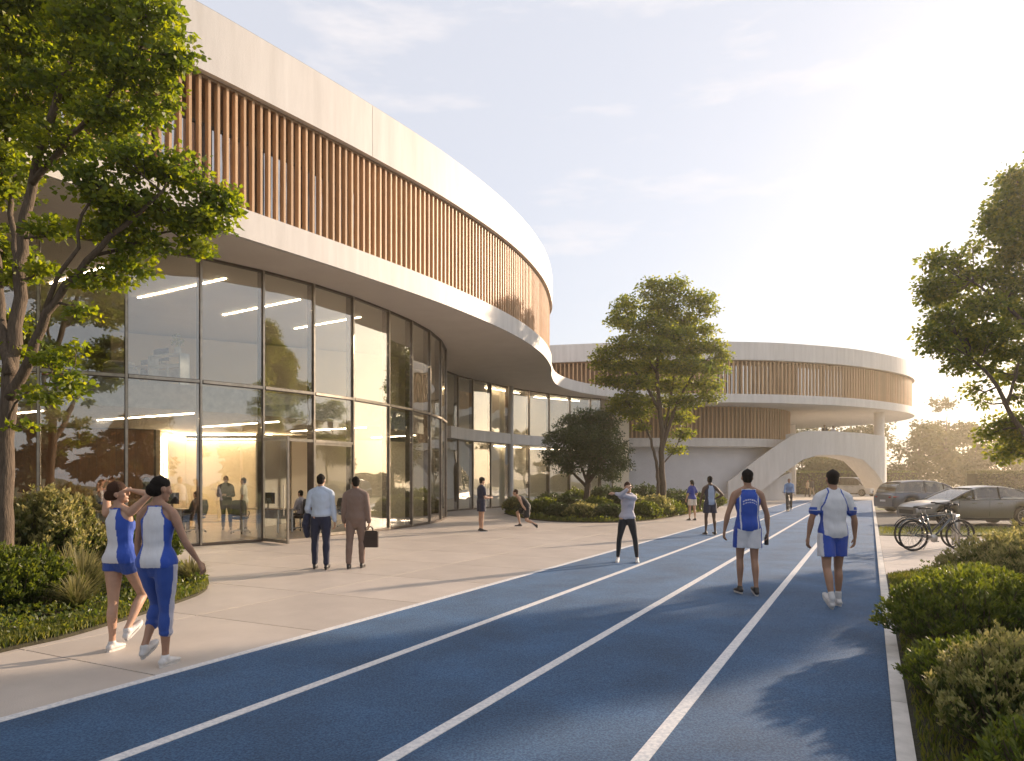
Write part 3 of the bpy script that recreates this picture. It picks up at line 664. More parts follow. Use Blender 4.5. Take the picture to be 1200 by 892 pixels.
# trees outside the frame on the right: they cast the long shadows on the track and show in the glass
def generic_tree(name, label, x, y, h, rad, n, ls, mat, spray=.4, group=None, low=.3):
    rs = np.random.default_rng(int(abs(x*13+y*7)))
    limbs = [([(x,y,-.05),(x+.1,y,h*.25),(x-.1,y+.1,h*.55),(x,y,h*.85)], h*.022, .03)]
    for k in range(5):
        a = k*1.26+rs.random(); z = h*(low+.06+.08*k)
        limbs.append(([(x,y,z),(x+math.cos(a)*rad*.4,y+math.sin(a)*rad*.4,z+h*.10),(x+math.cos(a)*rad*.75,y+math.sin(a)*rad*.75,z+h*.17)], h*.010, .02))
    cl = []
    for k in range(16):
        a = rs.random()*6.28; u = rs.random(); z = h*(low+.08+(.92-low)*u); rr = rad*math.sqrt(max(.05, math.sin(min(1, .12+u*.88)*math.pi)))*(.35+.6*rs.random())
        q = rad*(.26+.16*rs.random()); cl.append(((x+math.cos(a)*rr, y+math.sin(a)*rr, z), (q, q, q*.6)))
    return tree(name, label, 'tree', (x,y,0), limbs, cl, n, ls, mat, group, h*.02, spray, 14, .01, .6, .6)
generic_tree('shade_tree', 'leafy tree beyond the right edge whose shadow falls on the track', 20.5, 17.5, 9.0, 2.8, 16000, .13, m_leafB, .34)
generic_tree('shade_tree', 'tree standing right of the planting bed outside the picture', 22.5, 11.0, 8.4, 2.6, 11000, .12, m_leafB, .3)
generic_tree('shade_tree', 'outermost of the trees behind the car park beyond the right edge', 42, 33, 9, 3.6, 12000, .2, m_leafB, .5)
# hazy trees far behind
g_far = 'hazy trees far behind the car park'
for (px, top, Y, rad, lab) in ((1110,468,92,4.6,'tallest hazy tree behind the hedge with flat spreading top'), (1078,502,84,4.6,'broad hazy round tree just right of the concrete footbridge'), (1145,506,88,5.0,'hazy round tree right of the tallest far tree'),
        (1190,520,84,4.6,'hazy low tree at the right edge behind the hedge'), (1240,500,86,5,'hazy tree beyond the right edge of the car park'), (1020,494,104,5,'hazy tree seen right of the pavilion column'), (975,496,108,5.5,'hazy tree seen between pavilion and footbridge'),
        (940,498,104,5,'hazy tree beside the pavilion timber block'), (965,540,84,3.6,'hazy tree framed on the left inside the bridge arch'), (1000,545,82,3.4,'hazy tree framed on the right inside the bridge arch')):
    z = CAMH+(HOR-top)*Y/F_PX; x = (px-600)*Y/F_PX
    generic_tree('far_tree', lab, x, Y, z, rad, 5200 if Y < 100 else 3500, .42, m_far, .8, g_far, .1)
g_b = 'trees along the far boundary'
for k, (x, y, z) in enumerate(((62,96,9),(74,80,10),(88,70,11),(72,58,9),(80,46,10),(96,36,11))):
    generic_tree('boundary_tree', ['boundary tree furthest back past the right edge','boundary tree second from the back past the right edge','tall boundary tree past the right edge','boundary tree behind the end of the hedge','boundary tree level with the car park','nearest boundary tree far to the right'][k], x, y, z, z*.42, 3000, .5, m_far, .8, g_b, .15)

rows = ((-34,-22,7.5),(-26,-27,6.5),(-18,-30,8.2),(-9,-33,7.2),(1,-34,6.6),(11,-33,7.8),(21,-30,6.8),(31,-26,8.0),(41,-20,7.0),(50,-12,8.2),(57,-2,7.4),(62,8,8.4),(66,19,7.6))
for k, (x, y, z) in enumerate(rows):
    generic_tree('boundary_tree', ['leftmost','second from left','third from left, tall','fourth from left','fifth from left, low','middle','low one right of the middle','tall one right of the middle','fourth from the right','third from the right','second from the right','tall last but one','rightmost'][k]+' tree of the row reflected in the glass front', x, y, z*1.1, z*.62, 5200, .75, m_far, .9, g_b, .02)
# clipped hedges
def hedge(label, A, B, h, wd, n):
    A, B = np.array(A, float), np.array(B, float); t = thing('hedge', label, 'hedge', (*((A+B)/2), 0), 0)
    d = (B-A)/np.linalg.norm(B-A); nn = np.array([d[1], -d[0]]); Lh = np.linalg.norm(B-A)
    b = MB(); b.bar((*A, h*.48), (*B, h*.48), wd*.86, h*.92); b.part('branches', m_soil, t)
    u = RNG.random(n)*Lh; side = RNG.random(n); z = RNG.random(n)*h; v = np.where(side < .5, -.5, .5)*wd
    top = side > .62; v = np.where(top, (RNG.random(n)-.5)*wd, -.5*wd); z = np.where(top, h, z)
    C = np.stack([A[0]+d[0]*u-nn[0]*v, A[1]+d[1]*u-nn[1]*v, z], 1)
    C = np.where(True, C, C)+RNG.normal(size=(n, 3))*.05
    leafpart('foliage', C, rand_dirs(n), .16*(.7+.6*RNG.random(n)), m_far if Lh > 30 else m_leafS, t, .7)
hedge('long clipped hedge running behind the parked cars', (33.5,51), (86,51), 2.25, 1.2, 16000)
hedge('long clipped hedge seen through the arch of the footbridge', (18,80), (46,80), 2.6, 1.3, 9000)

# shrubs
def shrub(name, label, c, r, h, n_shoot, per, ls, mat, group=None, upright=.5, wid=.42, tipt=None):
    t = thing(name, label, 'shrub', (c[0], c[1], .02), 0, group); tw = MB(); C = []; D = []; Tn = []
    for k in range(n_shoot):
        a = RNG.random()*6.283; q = math.sqrt(RNG.random()); bx = np.array([c[0]+math.cos(a)*r*q*.35, c[1]+math.sin(a)*r*q*.35, .02])
        lump = 1+.13*math.sin(a*3+c[0])+.1*math.sin(a*5+c[1]*2)
        tip = np.array([c[0]+math.cos(a)*r*q*lump, c[1]+math.sin(a)*r*q*lump, .02+h*math.sqrt(max(.03, 1-(q*.93)**2.4))*(.80+.28*RNG.random())*(1 if RNG.random() > .12 else 1.08)])
        mid = (bx+tip)/2+np.array([math.cos(a), math.sin(a), 0])*r*.12*q
        if k % 3 == 0: tw.tube([bx, mid, tip], [.009, .006, .003], 4)
        u = .35+.65*RNG.random(per)**.6; u[:max(2, per//5)] = .96+.04*RNG.random(max(2, per//5)); u = u[:, None]
        pos = (1-u)**2*bx+2*u*(1-u)*mid+u**2*tip
        ax = unit((tip-mid)[None]); o = rand_dirs(per); o[:, 2] = np.abs(o[:, 2])*upright; dd = unit(o+ax*(.25+upright))
        C.append(pos+dd*ls*.55+RNG.normal(size=pos.shape)*ls*.25); D.append(dd)
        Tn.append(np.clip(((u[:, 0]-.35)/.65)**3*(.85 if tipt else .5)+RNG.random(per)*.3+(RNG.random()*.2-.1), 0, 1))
    C = np.concatenate(C); D = np.concatenate(D); Tn = np.concatenate(Tn)
    if tw.V: tw.part('stems', m_bark, t)['kind'] = 'stuff'
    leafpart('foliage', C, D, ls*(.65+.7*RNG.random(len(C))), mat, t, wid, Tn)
    return t
def gp(px, Y): return ((px-600)*Y/F_PX, Y)
gr_r = 'shrubs in the right planting bed'
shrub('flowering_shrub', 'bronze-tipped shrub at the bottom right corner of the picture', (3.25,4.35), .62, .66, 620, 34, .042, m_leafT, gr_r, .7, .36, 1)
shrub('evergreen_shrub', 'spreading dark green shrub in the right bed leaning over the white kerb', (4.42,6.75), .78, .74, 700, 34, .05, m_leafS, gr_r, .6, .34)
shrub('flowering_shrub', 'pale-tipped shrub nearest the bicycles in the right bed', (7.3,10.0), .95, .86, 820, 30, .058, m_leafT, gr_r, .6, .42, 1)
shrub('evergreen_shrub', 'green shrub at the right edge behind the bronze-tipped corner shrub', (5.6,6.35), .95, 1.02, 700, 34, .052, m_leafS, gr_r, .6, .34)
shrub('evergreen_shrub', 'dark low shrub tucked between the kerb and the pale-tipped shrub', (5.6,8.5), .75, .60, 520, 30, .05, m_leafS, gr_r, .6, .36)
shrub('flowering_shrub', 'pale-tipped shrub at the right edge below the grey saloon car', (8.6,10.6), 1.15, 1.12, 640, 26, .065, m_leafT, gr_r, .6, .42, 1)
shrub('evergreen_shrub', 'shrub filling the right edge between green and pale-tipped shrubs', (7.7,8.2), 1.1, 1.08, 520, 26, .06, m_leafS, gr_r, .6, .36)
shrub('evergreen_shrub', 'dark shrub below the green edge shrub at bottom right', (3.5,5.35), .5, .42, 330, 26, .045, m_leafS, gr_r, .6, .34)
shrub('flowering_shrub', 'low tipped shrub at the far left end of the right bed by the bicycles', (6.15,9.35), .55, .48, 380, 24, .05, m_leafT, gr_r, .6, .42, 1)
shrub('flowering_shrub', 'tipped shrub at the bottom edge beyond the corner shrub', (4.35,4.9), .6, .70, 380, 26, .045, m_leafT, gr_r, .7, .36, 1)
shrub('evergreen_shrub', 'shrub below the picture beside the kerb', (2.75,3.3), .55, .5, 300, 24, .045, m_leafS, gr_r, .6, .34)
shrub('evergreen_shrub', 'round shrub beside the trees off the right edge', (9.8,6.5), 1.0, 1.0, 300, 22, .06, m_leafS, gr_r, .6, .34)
gr_l = 'shrubs in the left planting bed'
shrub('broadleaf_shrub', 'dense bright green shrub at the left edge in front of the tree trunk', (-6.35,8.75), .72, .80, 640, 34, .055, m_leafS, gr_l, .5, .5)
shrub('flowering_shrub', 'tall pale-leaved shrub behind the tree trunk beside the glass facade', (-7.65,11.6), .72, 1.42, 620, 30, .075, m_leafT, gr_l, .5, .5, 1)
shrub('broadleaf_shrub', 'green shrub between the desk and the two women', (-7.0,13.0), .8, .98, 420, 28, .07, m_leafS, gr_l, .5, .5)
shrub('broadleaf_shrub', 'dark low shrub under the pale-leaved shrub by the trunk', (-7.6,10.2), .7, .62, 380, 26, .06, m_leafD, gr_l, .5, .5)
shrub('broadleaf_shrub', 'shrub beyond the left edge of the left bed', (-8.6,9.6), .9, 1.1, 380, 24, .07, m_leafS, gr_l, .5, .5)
def tuft(name, label, c, r, h, n, mat, group=None, seg=5, wd=.012):
    t = thing(name, label, 'ornamental grass', (c[0], c[1], .02), 0, group)
    a = RNG.random(n)*6.283; q = RNG.random(n)**.7; hh = h*(.65+.45*RNG.random(n)); V = []; Q = []
    ca, sa = np.cos(a), np.sin(a); s = np.linspace(0, 1, seg)
    bx = ca*.09*r/.5*q; by = sa*.09*r/.5*q
    rad = np.stack([q*r*(u**1.7) for u in s], 1); zz = np.stack([hh*(u-(.42*q)*u**2.6) for u in s], 1); ww = np.stack([np.full(n, wd*(1-u**2*.92)) for u in s], 1)
    x = bx[:, None]+ca[:, None]*rad; y = by[:, None]+sa[:, None]*rad; tx = -sa[:, None]*ww; ty = ca[:, None]*ww
    Lp = np.stack([x+tx, y+ty, zz], 2); Rp = np.stack([x-tx, y-ty, zz], 2)
    V = np.stack([Lp, Rp], 2).reshape(-1, 3); i = np.arange(n)[:, None]*seg*2
    Q = np.concatenate([i+np.array([[2*k, 2*k+1, 2*k+3, 2*k+2]]) for k in range(seg-1)], 0)
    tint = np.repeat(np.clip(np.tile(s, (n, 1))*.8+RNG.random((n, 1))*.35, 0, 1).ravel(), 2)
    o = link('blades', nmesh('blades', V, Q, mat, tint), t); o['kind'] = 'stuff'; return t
gr_g = 'ornamental grass tufts in the left bed'
for k, (x, y, r, h) in enumerate(((-5.75,9.35,.55,.85),(-6.35,10.1,.55,.80),(-5.35,10.3,.45,.66),(-6.9,9.6,.5,.7),(-5.05,11.0,.35,.5),(-6.1,11.5,.45,.7),(-5.45,8.75,.4,.55))):
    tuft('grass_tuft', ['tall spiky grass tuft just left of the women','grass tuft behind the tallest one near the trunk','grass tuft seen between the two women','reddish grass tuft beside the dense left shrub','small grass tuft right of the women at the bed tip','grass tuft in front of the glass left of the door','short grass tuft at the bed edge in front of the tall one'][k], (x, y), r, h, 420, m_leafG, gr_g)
def grass(name, poly, n, h, mat, z=.03, edge=None):
    xs = [p[0] for p in poly]; ys = [p[1] for p in poly]; pts = []
    while len(pts) < n:
        x = random.uniform(min(xs), max(xs)); y = random.uniform(min(ys), max(ys))
        if inside((x, y), poly) and (edge is None or edge(x, y)): pts.append((x, y))
    p = np.array(pts); C = np.c_[p, np.full(n, z)+h*.45]; D = RNG.normal(size=(n, 3))*.35; D[:, 2] = 1
    V, Q = leaves_geo(C, D, h*(.7+.6*RNG.random(n)), .16); tint = np.repeat(RNG.random(n), 4)
    return tag(link(name, nmesh(name, V, Q, mat, tint)), kind='stuff')
def band(poly, wd):
    pa = np.array(poly)
    def f(x, y):
        d = np.hypot(pa[:, 0]-x, pa[:, 1]-y).min(); return d < wd
    return f
def cover(name, poly, n, ls, hmax, mat, z, ok=None):
    xs = [p[0] for p in poly]; ys = [p[1] for p in poly]; pts = []
    while len(pts) < n:
        x = random.uniform(min(xs), max(xs)); y = random.uniform(min(ys), max(ys))
        if inside((x, y), poly) and (ok is None or ok(x, y)): pts.append((x, y))
    p = np.array(pts); bumpy = (.5+.5*np.sin(p[:,0]*5.1+np.sin(p[:,1]*4.3)*2)*np.sin(p[:,1]*4.7+1))
    C = np.c_[p, z+.02+hmax*(.25+.75*bumpy)*RNG.random(n)**.6]; V, Q = leaves_geo(C, rand_dirs(n, .8), ls*(.6+.8*RNG.random(n)), .5)
    return tag(link(name, nmesh(name, V, Q, mat, np.repeat(RNG.random(n), 4))), kind='stuff')
cover('ground_cover_plants', bedA, 24000, .055, .22, m_leafS, .03, lambda x, y: y > 7.2 and x > -9.5)
cover('ground_cover_plants', bedB, 12000, .12, .25, m_leafS, .03)
cover('ground_cover_plants', bedC, 22000, .05, .20, m_leafS, .02, lambda x, y: y > 2 and x < 11 and (x*.8902-y*.4556) > .75 and y < 13.6)
vis = bedA[:-5]
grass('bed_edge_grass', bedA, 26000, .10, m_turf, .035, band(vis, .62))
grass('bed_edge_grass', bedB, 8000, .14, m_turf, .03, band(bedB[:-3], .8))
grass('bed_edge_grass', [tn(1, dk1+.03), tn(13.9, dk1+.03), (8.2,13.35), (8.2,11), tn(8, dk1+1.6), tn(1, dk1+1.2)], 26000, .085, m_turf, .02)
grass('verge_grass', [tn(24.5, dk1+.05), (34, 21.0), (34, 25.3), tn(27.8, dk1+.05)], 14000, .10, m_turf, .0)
gr_m = 'mounded shrubs in the middle planting island'
mid = [(620,33,.55,.6,0),(640,32.2,.8,.75,1),(655,29.6,.55,.6,0),(668,31.5,.7,.9,0),(683,29.3,.7,.62,2),(700,30.5,.7,.85,1),(715,29,.6,.6,0),(728,31.5,.8,1.2,0),(742,31.5,.7,.9,2),(757,29.8,.6,.65,1),(768,31,.7,.9,2),
       (783,32,.6,.7,1),(795,34,.7,.85,0),(806,36.5,.7,.8,1),(820,38.5,.8,.9,0),(645,35.5,.9,.9,0),(712,35,1.0,1.3,0),(756,35.5,1.0,1.35,0),(835,40.5,.7,.8,1),(790,38,.9,1.1,0),(606,35,.6,.75,2),(676,35,.9,1.1,1)]
nmL = ['leftmost low mound of the island','light green mound left of the dark tree','low green mound at the island front left','dark mound under the round-crowned tree','straw-coloured low mound at the island front','light mound in front of the dark tree trunk','low mound at the very front of the island','dark tall mound between the two island trees','yellowish mound behind the stretching woman','light round mound right of the stretching woman','yellowish mound at the tall tree foot','light mound right of the tall tree trunks','dark mound near the player in blue T-shirt','light mound behind the player in blue T-shirt','dark mound at the far right tip of the island','dark mound at the back left of the island','tall dark mound right behind the dark tree trunk','tall dark mound left of the two trunks','light mound at the far right back of the island','dark mound behind the two trunks','straw mound near the glass at the island left','light mound behind the dark tree']
for k, (px, Y, r, h, ty) in enumerate(mid):
    c = gp(px, Y); shrub('mounded_shrub', nmL[k], c, r*1.15, h, 260, 16, .11, [m_leafD, m_leafS, m_leafT][ty], gr_m, .4, .5, 1 if ty == 2 else None)

# ------------------------------------------------------------------ people
def skin_mat(name, col):
    m = M(name, col, .5, tuple(c*.86 for c in col), scale=18, bump=.06, bscale=120, lo=.3, hi=.7)
    b = m.node_tree.nodes['Principled BSDF']; b.inputs['Subsurface Weight'].default_value = .12; b.inputs['Subsurface Radius'].default_value = (.02,.008,.004); b.inputs['Subsurface Scale'].default_value = .5
    return m
sk_l = skin_mat('skin_light', (.50, .30, .20)); sk_m = skin_mat('skin_tan', (.36, .20, .125)); sk_d = skin_mat('skin_dark', (.10, .055, .035))
def cloth(name, col, k=.9, b=.5): return M(name, col, .8, tuple(c*k for c in col), scale=5, bump=b, bscale=16, bstretch=(1,1,.35), sheen=.15, lo=.3, hi=.7)
c_white = cloth('white_fabric', (.66, .66, .68)); c_blue = cloth('royal_blue_fabric', (.022, .075, .40)); c_navy = cloth('navy_fabric', (.014, .018, .045))
c_sky = cloth('pale_blue_shirt', (.48, .56, .68)); c_taupe = cloth('taupe_suit', (.20, .135, .105)); c_black = cloth('black_fabric', (.014, .014, .017)); c_lgrey = cloth('grey_lilac_fabric', (.48, .46, .52))
c_pale = cloth('pale_grey_blue', (.36, .42, .54)); c_char = cloth('charcoal_suit', (.04, .04, .046)); c_beige = cloth('beige_fabric', (.42, .33, .24)); c_cream = cloth('cream_fabric', (.60, .55, .47)); c_leg = cloth('blue_leggings', (.025, .07, .30))
c_tee = cloth('blue_tshirt', (.03, .05, .28)); c_olive = cloth('dark_olive', (.05, .05, .035)); c_lsky = cloth('light_blue_jacket', (.18, .30, .52))
h_blk = M('black_hair', (.012, .008, .006), .75, bump=.8, bscale=60, bstretch=(3,3,.6), spec=.2); h_brn = M('brown_hair', (.065, .028, .014), .7, bump=.8, bscale=60, bstretch=(3,3,.6), spec=.2)
m_shoe_w = M('white_shoe', (.68, .66, .64), .5, bump=.2, bscale=60); m_shoe_d = M('dark_shoe', (.03, .027, .026), .5); m_sole = M('shoe_sole', (.62, .6, .57), .6); m_leather = M('dark_leather', (.035, .018, .012), .35, bump=.2, bscale=90)
m_sock = cloth('white_sock', (.62, .61, .6))
EX, EY, EZ = np.eye(3)
def nrm(v): v = np.asarray(v, float); return v/max(np.linalg.norm(v), 1e-9)
def rotv(v, ax, deg): return np.array(Matrix.Rotation(R(deg), 3, Vector(ax)) @ Vector(v))
def ell(g, pts, rads, ref=EY, n=14, sm=3):
    """closed tube with elliptic sections; rads rows = (side radius, ref-direction radius)"""
    p = np.c_[np.array(pts, float), np.array(rads, float)]
    if len(p) > 2 and sm > 1:
        e = np.vstack([2*p[0]-p[1], p, 2*p[-1]-p[-2]]); o = []
        for i in range(len(p)-1):
            for t in np.linspace(0, 1, sm, endpoint=False):
                a, b, c, d = e[i:i+4]; o.append(.5*(2*b+(c-a)*t+(2*a-5*b+4*c-d)*t*t+(-a+3*b-3*c+d)*t**3))
        p = np.array(o+[p[-1]])
    c = p[:, :3]; r = np.maximum(p[:, 3:], .004)
    d0 = nrm(c[1]-c[0]); d1_ = nrm(c[-1]-c[-2]); rows = []
    for f, k in ((.95, .35), (.75, .70)): rows.append((c[0]-d0*min(r[0])*f*.8, r[0]*k, d0))
    for i in range(len(c)):
        d = nrm(c[min(i+1, len(c)-1)]-c[max(i-1, 0)]); rows.append((c[i], r[i], d))
    for f, k in ((.75, .70), (.95, .35)): rows.append((c[-1]+d1_*min(r[-1])*f*.8, r[-1]*k, d1_))
    V = []; k = len(rows); ref = np.asarray(ref, float)
    for q, rr, d in rows:
        a = np.cross(d, ref)
        a = nrm(a) if np.linalg.norm(a) > 1e-3 else nrm(np.cross(d, EX)); b = nrm(np.cross(a, d))
        for j in range(n):
            t = 2*math.pi*j/n; V.append(q+a*math.cos(t)*rr[0]+b*math.sin(t)*rr[1])
    Fc = [(i*n+j, (i+1)*n+j, (i+1)*n+(j+1) % n, i*n+(j+1) % n) for i in range(k-1) for j in range(n)]
    Fc += [tuple(range(n)), tuple(range((k-1)*n, k*n))[::-1]]
    g.add(V, Fc)
def ball(g, c, r, up=EZ, ref=EY, n=14):
    """ellipsoid with radii (side, ref, up)"""
    c = np.asarray(c, float); u = nrm(up); hs = np.array([-.985,-.93,-.8,-.6,-.3,0,.3,.6,.8,.93,.985])
    ell(g, [c+u*h*r[2] for h in hs], [(r[0]*math.sqrt(1-h*h), r[1]*math.sqrt(1-h*h)) for h in hs], ref, n, 1)
def solid(g, name, mats, parent, vox, smooth=4, cut=None, pick=None, noise=0., extra=None):
    me = mesh('tmp', g.V, g.F, mats if isinstance(mats, (list, tuple)) else [mats]); o = bpy.data.objects.new('tmp', me); COL.objects.link(o)
    r = o.modifiers.new('r', 'REMESH'); r.mode = 'VOXEL'; r.voxel_size = vox
    s = o.modifiers.new('s', 'SMOOTH'); s.iterations = smooth; s.factor = .55
    dg = bpy.context.evaluated_depsgraph_get(); m2 = bpy.data.meshes.new_from_object(o.evaluated_get(dg)); bpy.data.objects.remove(o)
    m2.name = name; n = len(m2.vertices); co = np.empty(n*3, np.float32); m2.vertices.foreach_get('co', co); co = co.reshape(-1, 3).astype(float)
    if noise:
        no = np.empty(n*3, np.float32); m2.vertices.foreach_get('normal', no); no = no.reshape(-1, 3)
        w = np.sin(co[:, 2]*38+co[:, 0]*23+1.3*np.sin(co[:, 1]*31))*np.sin(co[:, 0]*17-co[:, 2]*11+co[:, 1]*19)
        co = co+no*(w*noise)[:, None]; m2.vertices.foreach_set('co', co.astype(np.float32).ravel())
    if cut is not None:
        import bmesh
        bm = bmesh.new(); bm.from_mesh(m2); bm.verts.ensure_lookup_table(); dele = [bm.verts[i] for i in np.nonzero(cut(co))[0]]
        bmesh.ops.delete(bm, geom=dele, context='VERTS'); bm.to_mesh(m2); bm.free()
    if pick is not None:
        nf = len(m2.polygons); ce = np.empty(nf*3, np.float32); m2.polygons.foreach_get('center', ce); m2.polygons.foreach_set('material_index', pick(ce.reshape(-1, 3).astype(float)).astype(np.int32))
    if extra is not None and extra.V:
        import bmesh
        bm = bmesh.new(); bm.from_mesh(m2); t = mesh('t2', extra.V, extra.F, []); bm.from_mesh(t); bm.to_mesh(m2); bm.free(); bpy.data.meshes.remove(t)
    m2.polygons.foreach_set('use_smooth', [True]*len(m2.polygons)); m2.update()
    return link(name, m2, parent)

TM = np.array([(-.10,.10,.085),(0,.155,.106),(.14,.157,.108),(.33,.138,.098),(.5,.152,.108),(.7,.172,.120),(.85,.168,.108),(.95,.115,.078),(1.03,.062,.06)])
TF = np.array([(-.10,.10,.085),(0,.168,.112),(.14,.165,.112),(.33,.120,.086),(.5,.127,.092),(.7,.142,.102),(.85,.140,.092),(.95,.098,.068),(1.03,.050,.05)])
def person(label, pos, heading, height=1.8, fem=False, skin=None, hair=('short', None), top=None, bottom=None, shoes=None, pose=None, group=None, vox=None, ground=True, socks=False):
    skin = skin or sk_l; t = thing('person', label, 'person', (pos[0], pos[1], pos[2] if len(pos) > 2 else 0), R(heading), group)
    ps = dict(lean=0, tilt=0, yaw=0, hyaw=0, hpitch=0, htilt=0, la=(.12,.04,-1), lf=(.08,.18,-1), ra=(.12,.04,-1), rf=(.08,.18,-1), ll=(.04,.0,-1), lc=(.02,-.02,-1), rl=(.04,.0,-1), rc=(.02,-.02,-1), lt=0, rt=0, lfy=4, rfy=4, sh=0)
    ps.update(pose or {}); s = height/1.8; vox = vox or min(.0145, max(.0072, pos[1]*.00095))
    U = nrm(rotv(rotv(EZ, EX, -ps['lean']), EY, ps['tilt'])); Rr = nrm(rotv(EX, EZ, ps['yaw'])); Fw = nrm(np.cross(U, Rr)); Rr = nrm(np.cross(Fw, U))
    Pc = np.zeros(3); U0 = nrm(EZ*1.0+U*.35); Wst = Pc+U0*.17; Nb = Wst+nrm(U0*.3+U)*.12+U*.25
    def spine(q):
        q = np.clip(q, -.2, 1.1); a = (1-q)**2; b = 2*q*(1-q); c = q*q; return a*Pc+b*(Pc*.0+Wst*1.0+U0*.06)+c*Nb if 0 <= q <= 1 else (Pc+U0*q*.54 if q < 0 else Nb+U*(q-1)*.54)
    def sax(q): q = np.clip(q, 0, 1); return nrm(EX*(1-q)+Rr*q)
    def sfw(q): q = np.clip(q, 0, 1); return nrm(EY*(1-q)+Fw*q)
    TB = TF if fem else TM
    def torso(g, off=0., lo=-.1, hi=1.03, flare=0., mul=1.):
        qs = np.unique(np.r_[lo, TB[(TB[:, 0] > lo) & (TB[:, 0] < hi), 0], hi]); pts = []; rd = []
        for q in qs:
            pts.append(spine(q)+sfw(q)*(.008 if q > .5 else -.004)); rx = np.interp(q, TB[:, 0], TB[:, 1]); ry = np.interp(q, TB[:, 0], TB[:, 2]); e = off+flare*max(0, .5-q)
            rd.append((rx*mul+e, ry*mul+e))
        ell(g, pts, rd, Fw, 18, 3)
    sw = (.150 if fem else .182); SH = {}; J = {}
    hs = .088 if fem else .09
    for sd, k in (('l', -1), ('r', 1)):
        Sj = Nb-U*(.075-ps['sh']*.05)+Rr*k*sw; fr = lambda v: nrm(Rr*k*v[0]+Fw*v[1]+U*v[2])
        ua = fr(ps[sd+'a']); fa = fr(ps[sd+'f']); El = Sj+ua*(.30 if not fem else .285); Wr = El+fa*(.255 if not fem else .24)
        Hj = Pc+EX*k*hs-EZ*.02; fr2 = lambda v: nrm(EX*k*v[0]+EY*v[1]+EZ*v[2])
        tl = fr2(ps[sd+'l']); cl = fr2(ps[sd+'c']); Kn = Hj+tl*.44; An = Kn+cl*.42
        J[sd] = (Sj, El, Wr, ua, fa, Hj, Kn, An, tl, cl)
    Hu = nrm(rotv(U*.45+EZ*.55, Rr, -ps['hpitch'])); Hf = nrm(rotv(Fw if abs(ps['lean']) < 25 else nrm(Fw+EY), Hu, ps['hyaw'])); Hr = nrm(np.cross(Hf, Hu)); Hu = nrm(np.cross(Hr, Hf)); Hf = nrm(rotv(Hf, Hr, -ps['hpitch'])); Hu = nrm(np.cross(Hr, Hf))
    if ps['htilt']: Hu = nrm(rotv(Hu, Hf, ps['htilt'])); Hr = nrm(np.cross(Hf, Hu))
    neck0 = Nb-U*.01; Hc = Nb+nrm(U+Hu)*.165+Hf*.018
    # ---- body
    g = MB(); torso(g)
    fs = .86 if fem else 1.
    ell(g, [neck0-U*.05, neck0+U*.03, Hc-Hu*.05-Hf*.015], [(.062*fs, .06*fs), (.054*fs, .056*fs), (.052*fs, .056*fs)], Hf, 12)
    ball(g, Hc+Hu*.025, (.074, .092, .10), Hu, Hf, 16); ball(g, Hc-Hu*.045+Hf*.022, (.054, .062, .068), Hu, Hf, 12); ball(g, Hc-Hu*.095+Hf*.062, (.026, .024, .02), Hu, Hf, 10)
    ell(g, [Hc+Hu*.02+Hf*.083, Hc-Hu*.015+Hf*.102, Hc-Hu*.032+Hf*.098], [(.010,.010),(.014,.014),(.016,.012)], Hf, 8, 2)
    for k in (-1, 1):
        ball(g, Hc+Hr*k*.076-Hf*.004-Hu*.005, (.012, .02, .031), Hu, Hf, 8); ball(g, Hc+Hr*k*.028+Hu*.03+Hf*.078, (.02, .012, .008), Hu, Hf, 8); ball(g, Hc+Hr*k*.04-Hu*.025+Hf*.06, (.02, .022, .018), Hu, Hf, 8)
    ball(g, Hc-Hu*.062+Hf*.083, (.022, .010, .007), Hu, Hf, 8)
    ex = MB()
    for sd, k in (('l', -1), ('r', 1)):
        Sj, El, Wr, ua, fa, Hj, Kn, An, tl, cl = J[sd]
        ell(g, [Nb+U*.015+Rr*k*.03, Nb-U*.015+Rr*k*.09, Sj+U*.005], [(.046,.05), (.046*fs,.05*fs), (.052*fs,.052*fs)], Fw, 12)
        ell(g, [Sj-ua*.005, Sj+ua*.06, Sj+ua*.14, Sj+ua*.22, El], [(.054*fs,.056*fs), (.054*fs,.057*fs), (.044*fs,.049*fs), (.040*fs,.043*fs), (.036*fs,.037*fs)], Fw, 12)
        Lf = np.linalg.norm(Wr-El)
        ell(g, [El-fa*.01, El+fa*.06, El+fa*Lf*.5, El+fa*Lf*.8, Wr], [(.038*fs,.038*fs), (.041*fs,.042*fs), (.035*fs,.034*fs), (.027*fs,.026*fs), (.020*fs,.027*fs)], Fw, 12)
        # hand: palm in the remesh, five separate fingers added after it
        pn = nrm(-Rr*k*1.0+Fw*.15); pn = nrm(pn-fa*pn.dot(fa)); ax = nrm(np.cross(fa, pn)); ax = ax if ax.dot(Fw) > 0 else -ax   # ax = thumb side
        hd = nrm(fa+pn*.12); hs_ = .92 if fem else 1.
        ell(g, [Wr, Wr+hd*.035*hs_, Wr+hd*.085*hs_], [(.019,.026), (.016,.036), (.013,.040)], ax, 12)
        for q, (o_, ln) in enumerate(((.030,.070), (.010,.080), (-.010,.074), (-.029,.058))):
            b0 = Wr+hd*.080*hs_+ax*o_; c1 = nrm(hd+pn*(.30+.1*q)+ax*o_*2); c2 = nrm(hd+pn*(1.0+.12*q)); m1 = b0+c1*ln*.5*hs_; ell(ex, [b0, m1, m1+c2*ln*.45*hs_], [(.0088,.0088), (.0082,.0082), (.0062,.0062)], ax, 8, 2)
